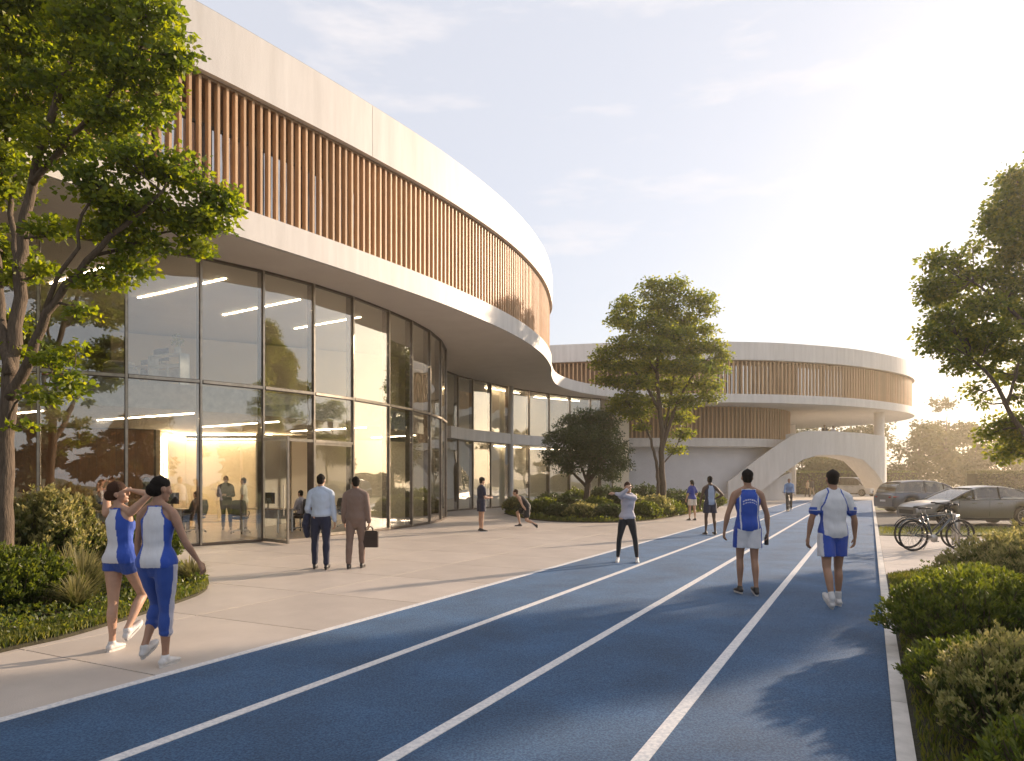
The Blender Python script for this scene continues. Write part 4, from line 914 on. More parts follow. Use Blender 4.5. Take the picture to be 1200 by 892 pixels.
        b0 = Wr+hd*.028*hs_+ax*.026; c1 = nrm(hd*.8+ax*.75+pn*.25); m1 = b0+c1*.036; ell(ex, [b0, m1, m1+nrm(hd+pn*.4+ax*.1)*.030], [(.0125,.0115), (.0105,.0105), (.0075,.0075)], ax, 8, 2)
        ff = 1.03 if fem else 1.
        ell(g, [Hj+EZ*.03, Hj+tl*.08, Hj+tl*.20, Hj+tl*.33, Kn], [(.088*ff,.094*ff), (.086*ff,.092*ff), (.074*ff,.080*ff), (.060,.064), (.052,.054)], EY, 14)
        kf = nrm(np.cross(EX, cl)) if abs(cl[0]) < .9 else EY; kf = kf if kf.dot(EY) > -.2 else -kf
        ell(g, [Kn-cl*.01, Kn+cl*.05-kf*.004, Kn+cl*.13-kf*.014, Kn+cl*.24-kf*.006, Kn+cl*.34, An], [(.051,.053), (.050,.054), (.052,.058), (.043,.046), (.033,.036), (.031,.037)], kf, 12)
        fy = ps[sd+'fy']*k; ft = rotv(EY, EZ, -fy); ft = nrm(rotv(ft, nrm(np.cross(EZ, ft)), ps[sd+'t'])); fu = nrm(np.cross(np.cross(ft, EZ), ft)); fu = fu if fu[2] > 0 or abs(ps[sd+'t']) > 80 else -fu
        ell(g, [An-ft*.03-fu*.045, An+ft*.05-fu*.05, An+ft*.13-fu*.06, An+ft*.17-fu*.064], [(.028,.026), (.034,.028), (.038,.02), (.03,.014)], fu, 10)
        ball(g, Pc+EX*k*.078-EY*.040-EZ*.0, (.080, .068, .088), EZ, EY, 12)
        if fem: ball(g, spine(.68)+Rr*k*.062+Fw*.075, (.058, .05, .058), U, Fw, 12)
        SH[sd] = (An, ft, fu)
    W_ = [skin]
    body = solid(g, 'body', W_, t, vox, 4, None, None, 0, ex)
    # ---- clothes
    def uvw(co): d = co-Nb; return d @ Rr, d @ Fw, d @ U
    if top:
        kind, mats, pick = top; g = MB()
        loose = {'tank': .012, 'tshirt': .018, 'shirt': .018, 'jacket': .028, 'sweater': .018}[kind]; 
        torso(g, loose, (-.05 if fem else -.09) if kind in ('tank', 'tshirt') else (-.16 if kind == 'jacket' else .10), .96, .035 if kind in ('tshirt', 'jacket') else .025)
        for sd, k in (('l', -1), ('r', 1)):
            Sj, El, Wr, ua, fa = J[sd][:5]
            if fem: ball(g, spine(.68)+Rr*k*.062+Fw*.075, (.066, .06, .064), U, Fw, 12)
            o = loose*.75
            if kind != 'tank' or True:
                ell(g, [Nb+U*.008+Rr*k*.045, Nb-U*.018+Rr*k*.09, Sj+U*.002], [(.046+o,.052+o*.7), (.046*fs+o,.052*fs+o), (.052*fs+o,.054*fs+o)], Fw, 12)
            if kind == 'tshirt': ell(g, [Sj, Sj+ua*.08, Sj+ua*.19], [(.056*fs+o,.060*fs+o), (.056*fs+o,.060*fs+o), (.056*fs+o*1.3,.058*fs+o*1.3)], Fw, 12)
            if kind in ('shirt', 'jacket', 'sweater'):
                ell(g, [Sj, Sj+ua*.08, Sj+ua*.2, El], [(.054*fs+o,.058*fs+o), (.054*fs+o,.057*fs+o), (.043*fs+o,.046*fs+o), (.042*fs+o,.042*fs+o)], Fw, 12)
                Lf = np.linalg.norm(Wr-El); ell(g, [El, El+fa*.07, El+fa*Lf*.9], [(.042*fs+o,.042*fs+o), (.042*fs+o,.043*fs+o), (.030*fs+o,.030*fs+o)], Fw, 12)
        if kind in ('shirt', 'jacket'): ell(g, [Nb-U*.01, Nb+U*.045+Fw*.005], [(.072,.070), (.064*fs,.066*fs)], Fw, 14)
        cut = None; zc = -.035 if fem else -.06
        if kind in ('tank', 'tshirt') and abs(ps['lean']) < 20:
            for k in (-1, 1): ball(g, Pc+EX*k*.080-EY*.042+EZ*.01, (.098, .086, .10), EZ, EY, 12)
            cut = lambda co: co[:, 2] < zc
        if kind == 'tank':
            def cut(co):
                u, f, w_ = uvw(co); au = np.abs(u); st = .075 if fem else .105
                return (co[:, 2] < (zc if abs(ps['lean']) < 20 else -9)) | ((w_ > -.21) & (au > st+np.clip(-w_-.03, 0, .2)**1.6*2.6)) | (w_ > .012) | ((w_ > -.06) & (f > .0) & (au < .055))
        solid(g, 'jacket' if kind == 'jacket' else ('vest_top' if kind == 'tank' else kind), mats, t, max(vox, .0085), 3, cut, (lambda co: pick(*uvw(co))) if pick else None, .0035)
    if bottom:
        kind, mats, pick = bottom; g = MB(); off = {'shorts': .020, 'trousers': .018, 'leggings': .007, 'skirt': .014, 'capri': .013, 'sweats': .02}[kind]
        torso(g, off*.8, -.12, .27)
        if off < .015:
            for k in (-1, 1): ball(g, Pc+EX*k*.078-EY*.040-EZ*.0, (.083+off*.6, .072+off*.6, .090), EZ, EY, 12)
        for sd, k in (('l', -1), ('r', 1)):
            Sj, El, Wr, ua, fa, Hj, Kn, An, tl, cl = J[sd]; e = off; ff = 1.03 if fem else 1.
            if kind in ('shorts', 'skirt'):
                ln = .28 if kind == 'shorts' else .07
                ell(g, [Hj, Hj+tl*.1, Hj+tl*ln], [(.090*ff+e,.096*ff+e), (.088*ff+e,.095*ff+e), ((.080+e*1.6,.086+e*1.6) if kind == 'shorts' else (.094+e,.10+e))], EY, 14)
            else:
                ell(g, [Hj, Hj+tl*.1, Hj+tl*.22, Hj+tl*.33, Kn], [(.088*ff+e,.094*ff+e), (.085*ff+e,.091*ff+e), (.073*ff+e,.079*ff+e), (.060+e,.064+e), (.053+e,.055+e)], EY, 14)
                end = {'capri': .20, 'leggings': .38 if kind == 'leggings' else 0}.get(kind, .40); tr = kind in ('trousers', 'sweats'); kf = nrm(np.cross(EX, cl)); kf = kf if kf.dot(EY) > -.2 else -kf
                q = [Kn, Kn+cl*.12-kf*.012, Kn+cl*(.12+end)/2-kf*.006, Kn+cl*end]; rr = [(.052+e,.054+e), (.052+e,.058+e), (.045+e,.048+e) if not tr else (.062,.066), (.034+e,.037+e) if kind == 'leggings' else ((.049+e,.055+e) if kind == 'capri' else (.056,.064))]
                ell(g, q, rr, kf, 12)
        solid(g, {'sweats': 'trousers', 'capri': 'leggings'}.get(kind, kind), mats, t, max(vox, .0085), 3, (lambda co: co[:, 2] < -.305) if kind == 'shorts' and abs(ps['lean']) < 20 else None, (lambda co: pick(co[:, 0], co[:, 1], co[:, 2])) if pick else None, .003 if off > .01 else 0)
    # ---- hair
    hk, hm = hair; hm = hm or h_blk; g = MB()
    if hk != 'none':
        ball(g, Hc+Hu*(.046 if fem else .044)-Hf*(.006 if fem else .013), (.0805, .094, .086), Hu, Hf, 16); ball(g, Hc+Hu*.0-Hf*.036, (.073, .064, .080), Hu, Hf, 14)
        if hk == 'afro': ball(g, Hc+Hu*.06-Hf*.012, (.095, .105, .09), Hu, Hf, 14)
        if hk == 'bun': ball(g, Hc+Hu*.045-Hf*.125, (.045, .042, .045), Hu, Hf, 12)
        if hk == 'pony': ell(g, [Hc+Hu*.04-Hf*.09, Hc-Hf*.135, Hc-Hu*.08-Hf*.125, Hc-Hu*.17-Hf*.10], [(.024,.022), (.034,.032), (.030,.028), (.012,.012)], Hf, 10)
        if hk == 'updo': ball(g, Hc-Hu*.01-Hf*.085, (.062, .055, .06), Hu, Hf, 12)
        o = solid(g, 'hair', hm, t, max(vox, .0085), 2, None, None, .004)
    # ---- shoes
    if shoes:
        for sd in 'lr':
            An, ft, fu = SH[sd]; g = MB()
            ell(g, [An-ft*.052-fu*.048, An+ft*.01-fu*.040, An+ft*.08-fu*.052, An+ft*.15-fu*.062, An+ft*.195-fu*.068], [(.036,.036), (.040,.042), (.044,.032), (.046,.024), (.034,.018)], fu, 12)
            ell(g, [An-fu*.0, An-fu*.03], [(.040,.044), (.042,.05)], ft, 12)
            o = solid(g, 'shoe', shoes[0], t, max(vox, .008), 2)
            b = MB(); q0 = An-ft*.085-fu*.083; q1 = An+ft*.215-fu*.083; sdv = nrm(np.cross(ft, fu)); n_ = 14; V = []
            for zz in (-.010, .012):
                for a in range(n_):
                    th = 2*math.pi*a/n_; cx = (q0+q1)/2+ft*math.cos(th)*.150*(1 if abs(math.cos(th)) < .99 else 1)+sdv*math.sin(th)*(.046 if math.cos(th) > 0 else .038); V.append(cx+fu*zz)
            b.add(V, [tuple(range(n_))[::-1], tuple(range(n_, 2*n_))]+[(a, (a+1) % n_, (a+1) % n_+n_, a+n_) for a in range(n_)])
            b.part('sole', shoes[1], o, world=False)
            if socks:
                c = MB(); An_, cl_ = An, J[sd][9]; ell(c, [An_+fu*.01, An_-cl_*.09], [(.039,.043), (.041,.044)], ft, 12); solid(c, 'sock', m_sock, t, max(vox, .008), 2)
    # ---- scale and stand on the ground
    zmin = 1e9; ch = [c for c in t.children_recursive if c.type == 'MESH']
    for c in ch:
        co = np.empty(len(c.data.vertices)*3, np.float32); c.data.vertices.foreach_get('co', co); co *= s; c.data.vertices.foreach_set('co', co)
        if c.data.polygons: zmin = min(zmin, co.reshape(-1, 3)[:, 2].min())
    if ground is True: dz = -zmin
    else: dz = ground
    for c in ch:
        if c.parent == t: c.location.z += dz
    t['_j'] = 0; del t['_j']
    J2 = {k: [np.array(v)*s+np.array([0, 0, dz]) for v in J[k][:3]] for k in J}
    def world(v): a = R(heading); return Vector((pos[0]+v[0]*math.cos(a)-v[1]*math.sin(a), pos[1]+v[0]*math.sin(a)+v[1]*math.cos(a), (pos[2] if len(pos) > 2 else 0)+v[2]))
    return t, {k: [world(v) for v in J2[k]] for k in J2}

def pk_racer(u, f, w_):   # white centre, blue side panels and armhole trim
    au = np.abs(u); return np.where((au > .098) | ((w_ > -.22) & (au > .062+np.clip(-w_-.04, 0, .2)**1.6*2.6)) | (w_ > -.004), 1, 0)
def pk_racer_l(u, f, w_): return np.where((u > .035+np.clip(-w_-.2,0,1)*.05) | ((w_ > -.22) & (np.abs(u) > .060+np.clip(-w_-.04, 0, .2)**1.6*2.6)) | (w_ > -.004), 1, 0)*np.where(u < -.05, 0, 1)
def pk_vest(u, f, w_):    # blue with white side lines, trim and arched print
    au = np.abs(u); arc = w_+.145+u*u*3.5
    return np.where((np.abs(au-(.128-np.clip(-w_-.15, 0, .5)*.02)) < .009) | ((w_ > -.20) & (au > .098+np.clip(-w_-.03, 0, .2)**1.6*2.6)) | (w_ > -.002) | ((f < 0) & (au < .10) & ((np.abs(arc) < .010) | (np.abs(arc+.038) < .006)) & (np.sin(u*210) > -.55)), 1, 0)
def pk_tee(u, f, w_):     # white with blue raglan seam and side panels
    au = np.abs(u); return np.where((np.abs(au-(.085+np.clip(-w_, 0, .22)*.42)) < .0085) & (w_ > -.24) | ((au > .150) & (w_ < -.24)) | ((w_ > -.235) & (au > .235) & (w_ < -.195)), 1, 0)
def pk_short_w(x, y, z): return np.where((np.abs(x) > .165), 1, 0)
def pk_leg(x, y, z): return np.where((x > .105) & (y > -.03) & (y < .05), 1, 0)
walkL = dict(ll=(.02,.22,-1), lc=(.0,.05,-1), rl=(.03,-.20,-1), rc=(.02,-.38,-1), lt=0, rt=-28, la=(.10,-.20,-1), lf=(.05,-.02,-1), ra=(.12,.14,-1), rf=(.04,.42,-1))
A_ = lambda px, py: tuple(G(px, py)[:2])
WS = (m_shoe_w, m_sole); DS = (m_shoe_d, m_sole); BS = (m_shoe_d, m_shoe_d)
# two women at the left
person('woman in white and blue vest and blue three-quarter leggings walking in front', A_(184,780), -6, 1.73, True, sk_m, ('updo', h_blk), ('tank', [c_white, c_blue], pk_racer), ('capri', [c_leg, c_lgrey], pk_leg), WS,
       dict(yaw=6, hyaw=-38, hpitch=4, ra=(.42,.05,-1), rf=(.50,.42,-1), la=(.16,.08,-1), lf=(-.02,.22,-1), rl=(.0,.03,-1), rc=(.0,-.05,-1), ll=(.02,.42,-1), lc=(0,-.62,-1), lt=-22, lean=2))
person('woman holding her hands behind her head, blue shorts, bare legs, left of her friend', (-3.88,6.95), -8, 1.68, True, sk_l, ('updo', h_brn), ('tank', [c_white, c_blue], pk_racer_l), ('skirt', [c_leg, c_white], None), WS,
       dict(yaw=-4, hyaw=-62, hpitch=-14, tilt=-4, sh=.6, ra=(.80,.10,.62), rf=(-.96,.0,.25), la=(.38,.50,.82), lf=(-.75,-.55,-.05), ll=(.0,-.02,-1), lc=(0,-.04,-1), rl=(.02,.50,-.9), rc=(.0,-.62,-.80), rt=-34, lean=-1))
# businessmen
t, jm = person('man in pale blue shirt and navy trousers carrying a jacket, walking to the entrance', A_(376,667), 6, 1.80, False, sk_l, ('short', h_blk), ('shirt', [c_sky], None), ('trousers', [c_navy], None), BS,
       dict(hyaw=-12, la=(.22,-.05,-1), lf=(-.10,.75,-.9), ra=(.16,-.02,-1), rf=(.10,.12,-1), ll=(.06,.10,-1), lc=(0,-.02,-1), rl=(.05,-.12,-1), rc=(.02,-.16,-1), rt=-8))
g_ = MB(); wr = jm['l'][2]; el_ = jm['l'][1]; mdl = (wr+el_)/2; ell(g_, [np.array(mdl)+(0,.0,.05), np.array(mdl)+(-.02,0,-.05), np.array(mdl)+(-.04,-.02,-.22), np.array(mdl)+(-.02,-.02,-.42)], [(.05,.06),(.075,.12),(.075,.14),(.05,.11)], EY, 12)
jk = thing('folded_jacket', 'navy jacket hanging over the left forearm of the man in pale blue shirt', 'jacket', mdl)
o = solid(g_, 'fabric', c_navy, jk, .012, 3, None, None, .008); o.location = -mdl
t, jm = person('man in taupe brown suit with dark hair carrying a briefcase', A_(417,666), 4, 1.75, False, sk_m, ('short', h_blk), ('jacket', [c_taupe], None), ('trousers', [c_taupe], None), BS,
       dict(hyaw=26, la=(.16,.06,-1), lf=(.02,.16,-1), ra=(.16,-.06,-1), rf=(.10,.10,-1), ll=(.06,-.10,-1), lc=(.02,-.16,-1), rl=(.05,.12,-1), rc=(.0,.0,-1), lt=-8))
wr = jm['r'][2]; bc = thing('briefcase', 'dark leather briefcase held in the right hand of the suited man', 'briefcase', (wr.x, wr.y+.03, wr.z-.47))
b = MB(); b.prism([(-.17,-.045),(-.15,-.055),(.15,-.055),(.17,-.045),(.17,.045),(.15,.055),(-.15,.055),(-.17,.045)], 0, .30); b.part('case', m_leather, bc, world=False)
b = MB(); b.box((0,0,.305), (.30,.075,.025)); b.box((0,-.058,.20), (.30,.008,.012)); b.part('lid_flap', m_leather, bc, world=False)
for yy in (-.03,.03): b = MB(); b.tube([(-.07,yy,.30),(-.065,yy,.36),(-.03,yy,.395),(.03,yy,.395),(.065,yy,.36),(.07,yy,.30)], .008, 6); b.part('handle', m_leather, bc, world=False)
# athletes on the track, backs to the camera
t, jm = person('athlete in royal blue vest and white shorts walking away on the track', A_(876,697), -2, 1.84, False, sk_m, ('short', h_blk), ('tank', [c_blue, c_white], pk_vest), ('shorts', [c_white, c_blue], pk_short_w), DS,
       dict(la=(.36,-.02,-1), lf=(.14,.20,-1), ra=(.34,.02,-1), rf=(.10,.14,-1), ll=(.0,.16,-1), lc=(.0,-.02,-1), rl=(.0,-.06,-1), rc=(.0,-.22,-1), rt=-14, hyaw=-3))
wr = jm['r'][2]; bo = thing('drinking_bottle', 'small dark bottle in the right hand of the athlete in blue vest', 'bottle', (wr.x-.01, wr.y+.03, wr.z-.20))
b = MB(); b.tube([(0,0,0),(0,0,.004),(0,0,.11),(0,0,.125),(0,0,.13)], [.028,.032,.032,.022,.016], 14); b.part('bottle_body', m_black, bo, True, False); b = MB(); b.tube([(0,0,.131),(0,0,.155)], .017, 12); b.part('cap', m_shoe_d, bo, True, False)
person('athlete in white T-shirt with blue side panels and blue shorts walking away', A_(976,711), -1, 1.83, False, sk_m, ('short', h_blk), ('tshirt', [c_white, c_blue], pk_tee), ('shorts', [c_blue, c_white], pk_short_w), WS,
       dict(la=(.34,.0,-1), lf=(.12,.15,-1), ra=(.34,-.02,-1), rf=(.12,.20,-1), rl=(.02,.16,-1), rc=(0,-.02,-1), ll=(.03,-.12,-1), lc=(0,-.42,-1), lt=-34, hyaw=-4), socks=True)
# stretching woman, facing the camera
person('woman in pale long-sleeved top and black leggings stretching with elbow raised', A_(735,659), 168, 1.66, True, sk_l, ('pony', h_brn), ('sweater', [c_lgrey], None), ('leggings', [c_black], None), WS,
       dict(tilt=-4, hyaw=20, htilt=14, hpitch=-4, yaw=-12, sh=.3, ra=(-.10,.85,.10), rf=(-.75,.05,.75), la=(-.50,.80,.12), lf=(-.95,.25,.16), ll=(.20,0,-1), lc=(.10,-.02,-1), rl=(.20,.0,-1), rc=(.08,-.02,-1)))
person('player in blue T-shirt and pale shorts standing on the plaza behind the bed', A_(811,610), 20, 1.68, True, sk_l, ('pony', h_blk), ('tshirt', [c_tee], None), ('shorts', [c_cream], None), DS,
       dict(la=(.3,.0,-1), lf=(.2,.2,-1), ra=(.45,.1,-.9), rf=(.0,.5,-.6), ll=(.06,.03,-1), rl=(.06,-.05,-1), rc=(0,-.12,-1)))
person('dark-skinned runner in pale blue vest and dark shorts, hand on hip', A_(832,627), 8, 1.80, False, sk_d, ('short', h_blk), ('tank', [c_pale, c_navy], pk_racer), ('shorts', [c_navy], None), DS,
       dict(la=(.34,.0,-1), lf=(.1,.2,-1), ra=(.62,-.22,-.7), rf=(-.75,.45,-.45), ll=(.05,.08,-1), rl=(.06,-.08,-1), rc=(0,-.2,-1), rt=-10))
person('boy in dark navy sports kit holding something in front of the glass', A_(564,623), -62, 1.76, False, sk_l, ('afro', h_blk), ('tshirt', [c_navy], None), ('shorts', [c_navy], None), DS,
       dict(la=(.12,.15,-1), lf=(-.1,1,.05), ra=(.12,.10,-1), rf=(-.25,1,-.05), ll=(.05,.06,-1), rl=(.05,-.04,-1), hpitch=8))
t, jm = person('player in black kit crouching forward with a ball on the plaza', A_(618,619), 80, 1.74, False, sk_l, ('short', h_brn), ('tank', [c_black, c_black], None), ('shorts', [c_black], None), DS,
       dict(lean=56, hpitch=-24, la=(.1,.55,-.95), lf=(-.10,.35,-.9), ra=(.1,.5,-.95), rf=(-.10,.35,-.9), rl=(.12,.92,-.42), rc=(0,-.25,-.97), ll=(.14,.02,-.95), lc=(.05,-.93,-.40), lt=-42))
wr = (jm['l'][2]+jm['r'][2])/2; bl = thing('ball', 'dark ball held low by the crouching player', 'ball', (wr.x-.08, wr.y, wr.z-.08)); g_ = MB(); ball(g_, (0,0,0), (.12,.12,.12), n=20); o = g_.part('leather_shell', m_shoe_d, bl, True, False)
g_ = MB(); g_.tube([(math.cos(a)*.121, math.sin(a)*.121, 0) for a in np.linspace(0, 6.283, 24, endpoint=False)], .004, 5, True); g_.part('seam', m_sole, bl, True, False)
# far people
person('distant person climbing the stair ramp beside the white wall', (19.05,57.7,1.38), 60, 1.75, False, sk_m, ('short', h_blk), ('tshirt', [c_lgrey], None), ('trousers', [c_navy], None), DS, dict(walkL))
person('left one of two figures standing on the footbridge deck', (26.0,58.2,4.47), 170, 1.78, False, sk_m, ('short', h_blk), ('jacket', [c_char], None), ('trousers', [c_navy], None), DS, {})
person('right one of two figures standing on the footbridge deck', (26.75,58.3,4.47), 190, 1.70, True, sk_l, ('updo', h_brn), ('jacket', [c_lgrey], None), ('trousers', [c_black], None), DS, {})
person('woman in beige top seen far off under the arch', (28.3,67,0), 200, 1.68, True, sk_l, ('pony', h_brn), ('tshirt', [c_beige], None), ('trousers', [c_black], None), DS, dict(walkL))
person('man in white top seen far off under the arch near the white van', (26.6,69,0), 120, 1.78, False, sk_l, ('short', h_blk), ('tshirt', [c_white], None), ('shorts', [c_navy], None), DS, dict(walkL))
person('man in dark jacket seen far off through the left of the arch', (30.0,70,0), 20, 1.78, False, sk_m, ('short', h_blk), ('jacket', [c_char], None), ('trousers', [c_beige], None), DS, dict(walkL))
# people inside
sit = dict(ll=(.08,1,-.10), rl=(.08,1,-.10), lc=(0,-.08,-1), rc=(0,-.08,-1), la=(.12,.35,-1), lf=(-.1,1,-.1), ra=(.12,.35,-1), rf=(-.1,1,-.1))
person('standing man in dark suit with folded arms behind the glass', (-9.65,23.6,.02), 205, 1.80, False, sk_l, ('short', h_brn), ('jacket', [c_char], None), ('trousers', [c_char], None), BS,
       dict(la=(.2,.2,-1), lf=(-1,.5,.1), ra=(.2,.2,-1), rf=(-1,.4,.0), ll=(.10,.1,-1), rl=(-.04,-.1,-1)))
person('standing woman in cream shirt and beige trousers behind the glass', (-9.0,23.5,.02), 95, 1.74, True, sk_m, ('short', h_blk), ('tshirt', [c_cream], None), ('trousers', [c_beige], None), DS, dict(ra=(.1,.1,-1), rf=(-.2,.7,-.6)))
person('seated man in black at a desk left of the standing pair, behind the glass', (-10.05,22.3,.02), 80, 1.75, False, sk_l, ('short', h_brn), ('shirt', [c_black], None), ('trousers', [c_char], None), BS, sit, ground=.50)
person('worker in grey shirt seated on a black chair inside the doorway', (-7.0,23.2,.02), 70, 1.75, False, sk_m, ('short', h_blk), ('shirt', [c_lgrey], None), ('trousers', [c_black], None), DS, sit, ground=.52)
person('receptionist in dark top seated behind the long desk', (-13.1,22.0,.02), 180, 1.70, True, sk_l, ('bob' if 0 else 'updo', h_brn), ('shirt', [c_black], None), ('trousers', [c_black], None), DS, sit, ground=.62)
person('dark-haired person standing inside beside the timber wall', (-9.9,18.95,.02), 150, 1.72, True, sk_d, ('afro', h_blk), ('tshirt', [c_olive], None), ('trousers', [c_black], None), DS, {})

# ------------------------------------------------------------------ bicycles
m_tyre = M('rubber_tyre', (.018, .018, .018), .8); m_rim = M('black_rim', (.05, .05, .055), .35, metal=.6); m_spoke = M('steel_spoke', (.45, .44, .42), .3, metal=.9)
m_fr1 = M('blue_grey_paint', (.055, .085, .11), .3, metal=.3, coat=.5); m_fr2 = M('black_paint', (.02, .02, .022), .3, coat=.5); m_steel = M('galvanised_steel', (.55, .53, .50), .35, metal=.85)
def bike(label, loc, rotz, fm, basket=False, group=None, lean=0):
    """side view: rear wheel at -x, front wheel at +x"""
    t = thing('bicycle', label, 'bicycle', loc, rotz, group); t.rotation_euler[0] = lean; rr = .34; wbx = .53
    for x in (-wbx, wbx):
        cir = [(x+math.cos(a)*(rr-.018), 0, rr+math.sin(a)*(rr-.018)) for a in np.linspace(0, 2*math.pi, 40, endpoint=False)]
        b = MB(); b.tube(cir, .018, 8, True); w = b.part('wheel_tyre', m_tyre, t, True, False); w.name = 'wheel'
        b = MB(); b.tube([(x+math.cos(a)*(rr-.040), 0, rr+math.sin(a)*(rr-.040)) for a in np.linspace(0, 2*math.pi, 40, endpoint=False)], .009, 6, True); b.part('rim', m_rim, w, True, False)
        b = MB(); b.tube([(x,-.04,rr),(x,.04,rr)], .018, 10)
        b.part('hub', m_steel, w, True, False)
        for k in range(16):
            a = k*math.pi/8; b = MB(); b.bar((x, .02*(-1)**k, rr), (x+math.cos(a)*(rr-.04), 0, rr+math.sin(a)*(rr-.04)), .0035, .0035); b.part('spoke', m_spoke, w, False, False)
    BB = (-.10,0,.28); ST = (-.25,0,.80); HT = (.30,0,.86); HB = (.345,0,.70)
    b = MB()
    for p, q, r in ((BB,ST,.017),((-.235,0,.74),(.31,0,.80),.016),(BB,(.335,0,.72),.020),(HT,HB,.021)): b.tube([p, q], r, 10)
    for s in (-1, 1): b.tube([(-.11,.02*s,.28),(-wbx,.05*s,rr)], .010, 6); b.tube([(-.235,.015*s,.75),(-wbx,.05*s,rr)], .009, 6)
    b.part('frame', fm, t, True, False)['kind'] = ''
    b = MB(); b.tube([(.345,0,.70),(.355,.0,.66)], .024, 8)
    for s in (-1, 1): b.tube([(.352,.045*s,.67),(.40,.05*s,.5),(wbx,.05*s,rr)], [.014,.013,.009], 8)
    b.part('fork', fm, t, True, False)
    b = MB(); b.tube([(.30,0,.86),(.285,0,.96),(.33,0,1.0)], .013, 8); b.tube([(.24,-.29,1.02),(.33,-.20,1.0),(.34,0,1.0),(.33,.20,1.0),(.24,.29,1.02)], .012, 8); h = b.part('handlebar', m_black, t, True, False)
    for s in (-1, 1): b = MB(); b.tube([(.25,.27*s,1.018),(.17,.30*s,1.02)], .017, 8); b.part('grip', m_tyre, h, True, False)
    b = MB(); b.tube([(-.245,0,.79),(-.275,0,.90)], .013, 8); sp = b.part('seat_post', m_steel, t, True, False)
    b = MB(); ell(b, [(-.40,0,.925),(-.33,0,.93),(-.22,0,.925),(-.13,0,.92)], [(.055,.025),(.07,.028),(.035,.02),(.018,.014)], EZ, 12); b.part('saddle', m_black, t, True, False)
    b = MB(); b.cyl((-.10,-.045,.28), .085, .008, 24, 'Y'); c = b.part('chainring', m_steel, t, True, False)
    for s in (-1, 1):
        b = MB(); b.bar((-.10,.06*s,.28), (-.10+.16*s,.07*s,.26-.06*s), .016, .024); cr_ = b.part('crank', m_steel, t, False, False); b = MB(); b.box((-.10+.16*s,.12*s,.26-.06*s), (.09,.08,.02)); b.part('pedal', m_black, cr_, False, False)
    b = MB(); b.tube([(-.10,-.045,.36),(-wbx,-.045,rr+.035)], .004, 5); b.tube([(-.10,-.045,.20),(-wbx,-.045,rr-.035)], .004, 5); b.part('chain', m_steel, t, True, False)
    for x in (-wbx,):
        b = MB(); b.tube([(x+math.cos(a)*(rr+.03), 0, rr+math.sin(a)*(rr+.03)) for a in np.linspace(.3, 2.7, 16)], .012, 6); b.part('mudguard', fm, t, True, False)
    b = MB(); b.tube([(-.12,.05,.27),(-.2,.16,.02)], .008, 6); b.part('kickstand', m_steel, t, True, False)
    if basket:
        b = MB()
        for k in range(5): b.tube([(-.70,-.10+.05*k,.74),(-.32,-.10+.05*k,.76)], .006, 5)
        b.tube([(-.70,-.10,.74),(-.70,.10,.74)], .007, 5); b.tube([(-.34,-.10,.76),(-.34,.10,.76)], .007, 5)
        for s in (-1, 1): b.tube([(-wbx,.06*s,rr),(-.62,.08*s,.745)], .006, 5)
        b.part('carrier_rack', m_black, t, True, False)
    return t
gbk = 'bicycles parked at the rack'
yb = 16.6
b1 = bike('blue-grey bicycle parked nearest, in front of the other at the rack', ((1098-600)*yb/F_PX, yb, .0), R(4), m_fr1, False, gbk)
b2 = bike('black bicycle with rear carrier parked just behind the blue-grey one', ((1092-600)*17.3/F_PX, 17.3, .0), R(2), m_fr2, True, gbk)
b1.scale = b2.scale = (1.1,)*3
rk = thing('bicycle_rack', 'steel hoop bicycle rack right of the parked bicycles', 'bicycle rack', (10.9, 17.2, 0))
for k in range(3):
    x, y = .05+.14*k, .35*k; b = MB(); b.tube([(x-.20+.1*k,y-.25,-.01),(x-.20+.1*k,y-.25,.74),(x-.17+.1*k,y-.2,.80),(x+.17,y+.22,.80),(x+.2,y+.25,.74),(x+.2,y+.25,-.01)], .024, 10); b.part('hoop', m_steel, rk, True, False)
# cyclist
cy = bike('bicycle ridden along the left lane towards the camera', (14.6,36.9,.012), R(-114), m_fr2)
person('cyclist in light blue jacket and dark trousers riding on the track', (14.72,37.15,.0), 156, 1.76, False, sk_m, ('short', h_brn), ('shirt', [c_lsky], None), ('trousers', [c_black], None), DS,
       dict(lean=16, la=(.15,.75,-.8), lf=(.05,.8,-.45), ra=(.15,.75,-.8), rf=(.05,.8,-.45), ll=(.03,.62,-.8), lc=(0,-.12,-1), rl=(.03,.25,-1), rc=(0,-.12,-1)), ground=.96)

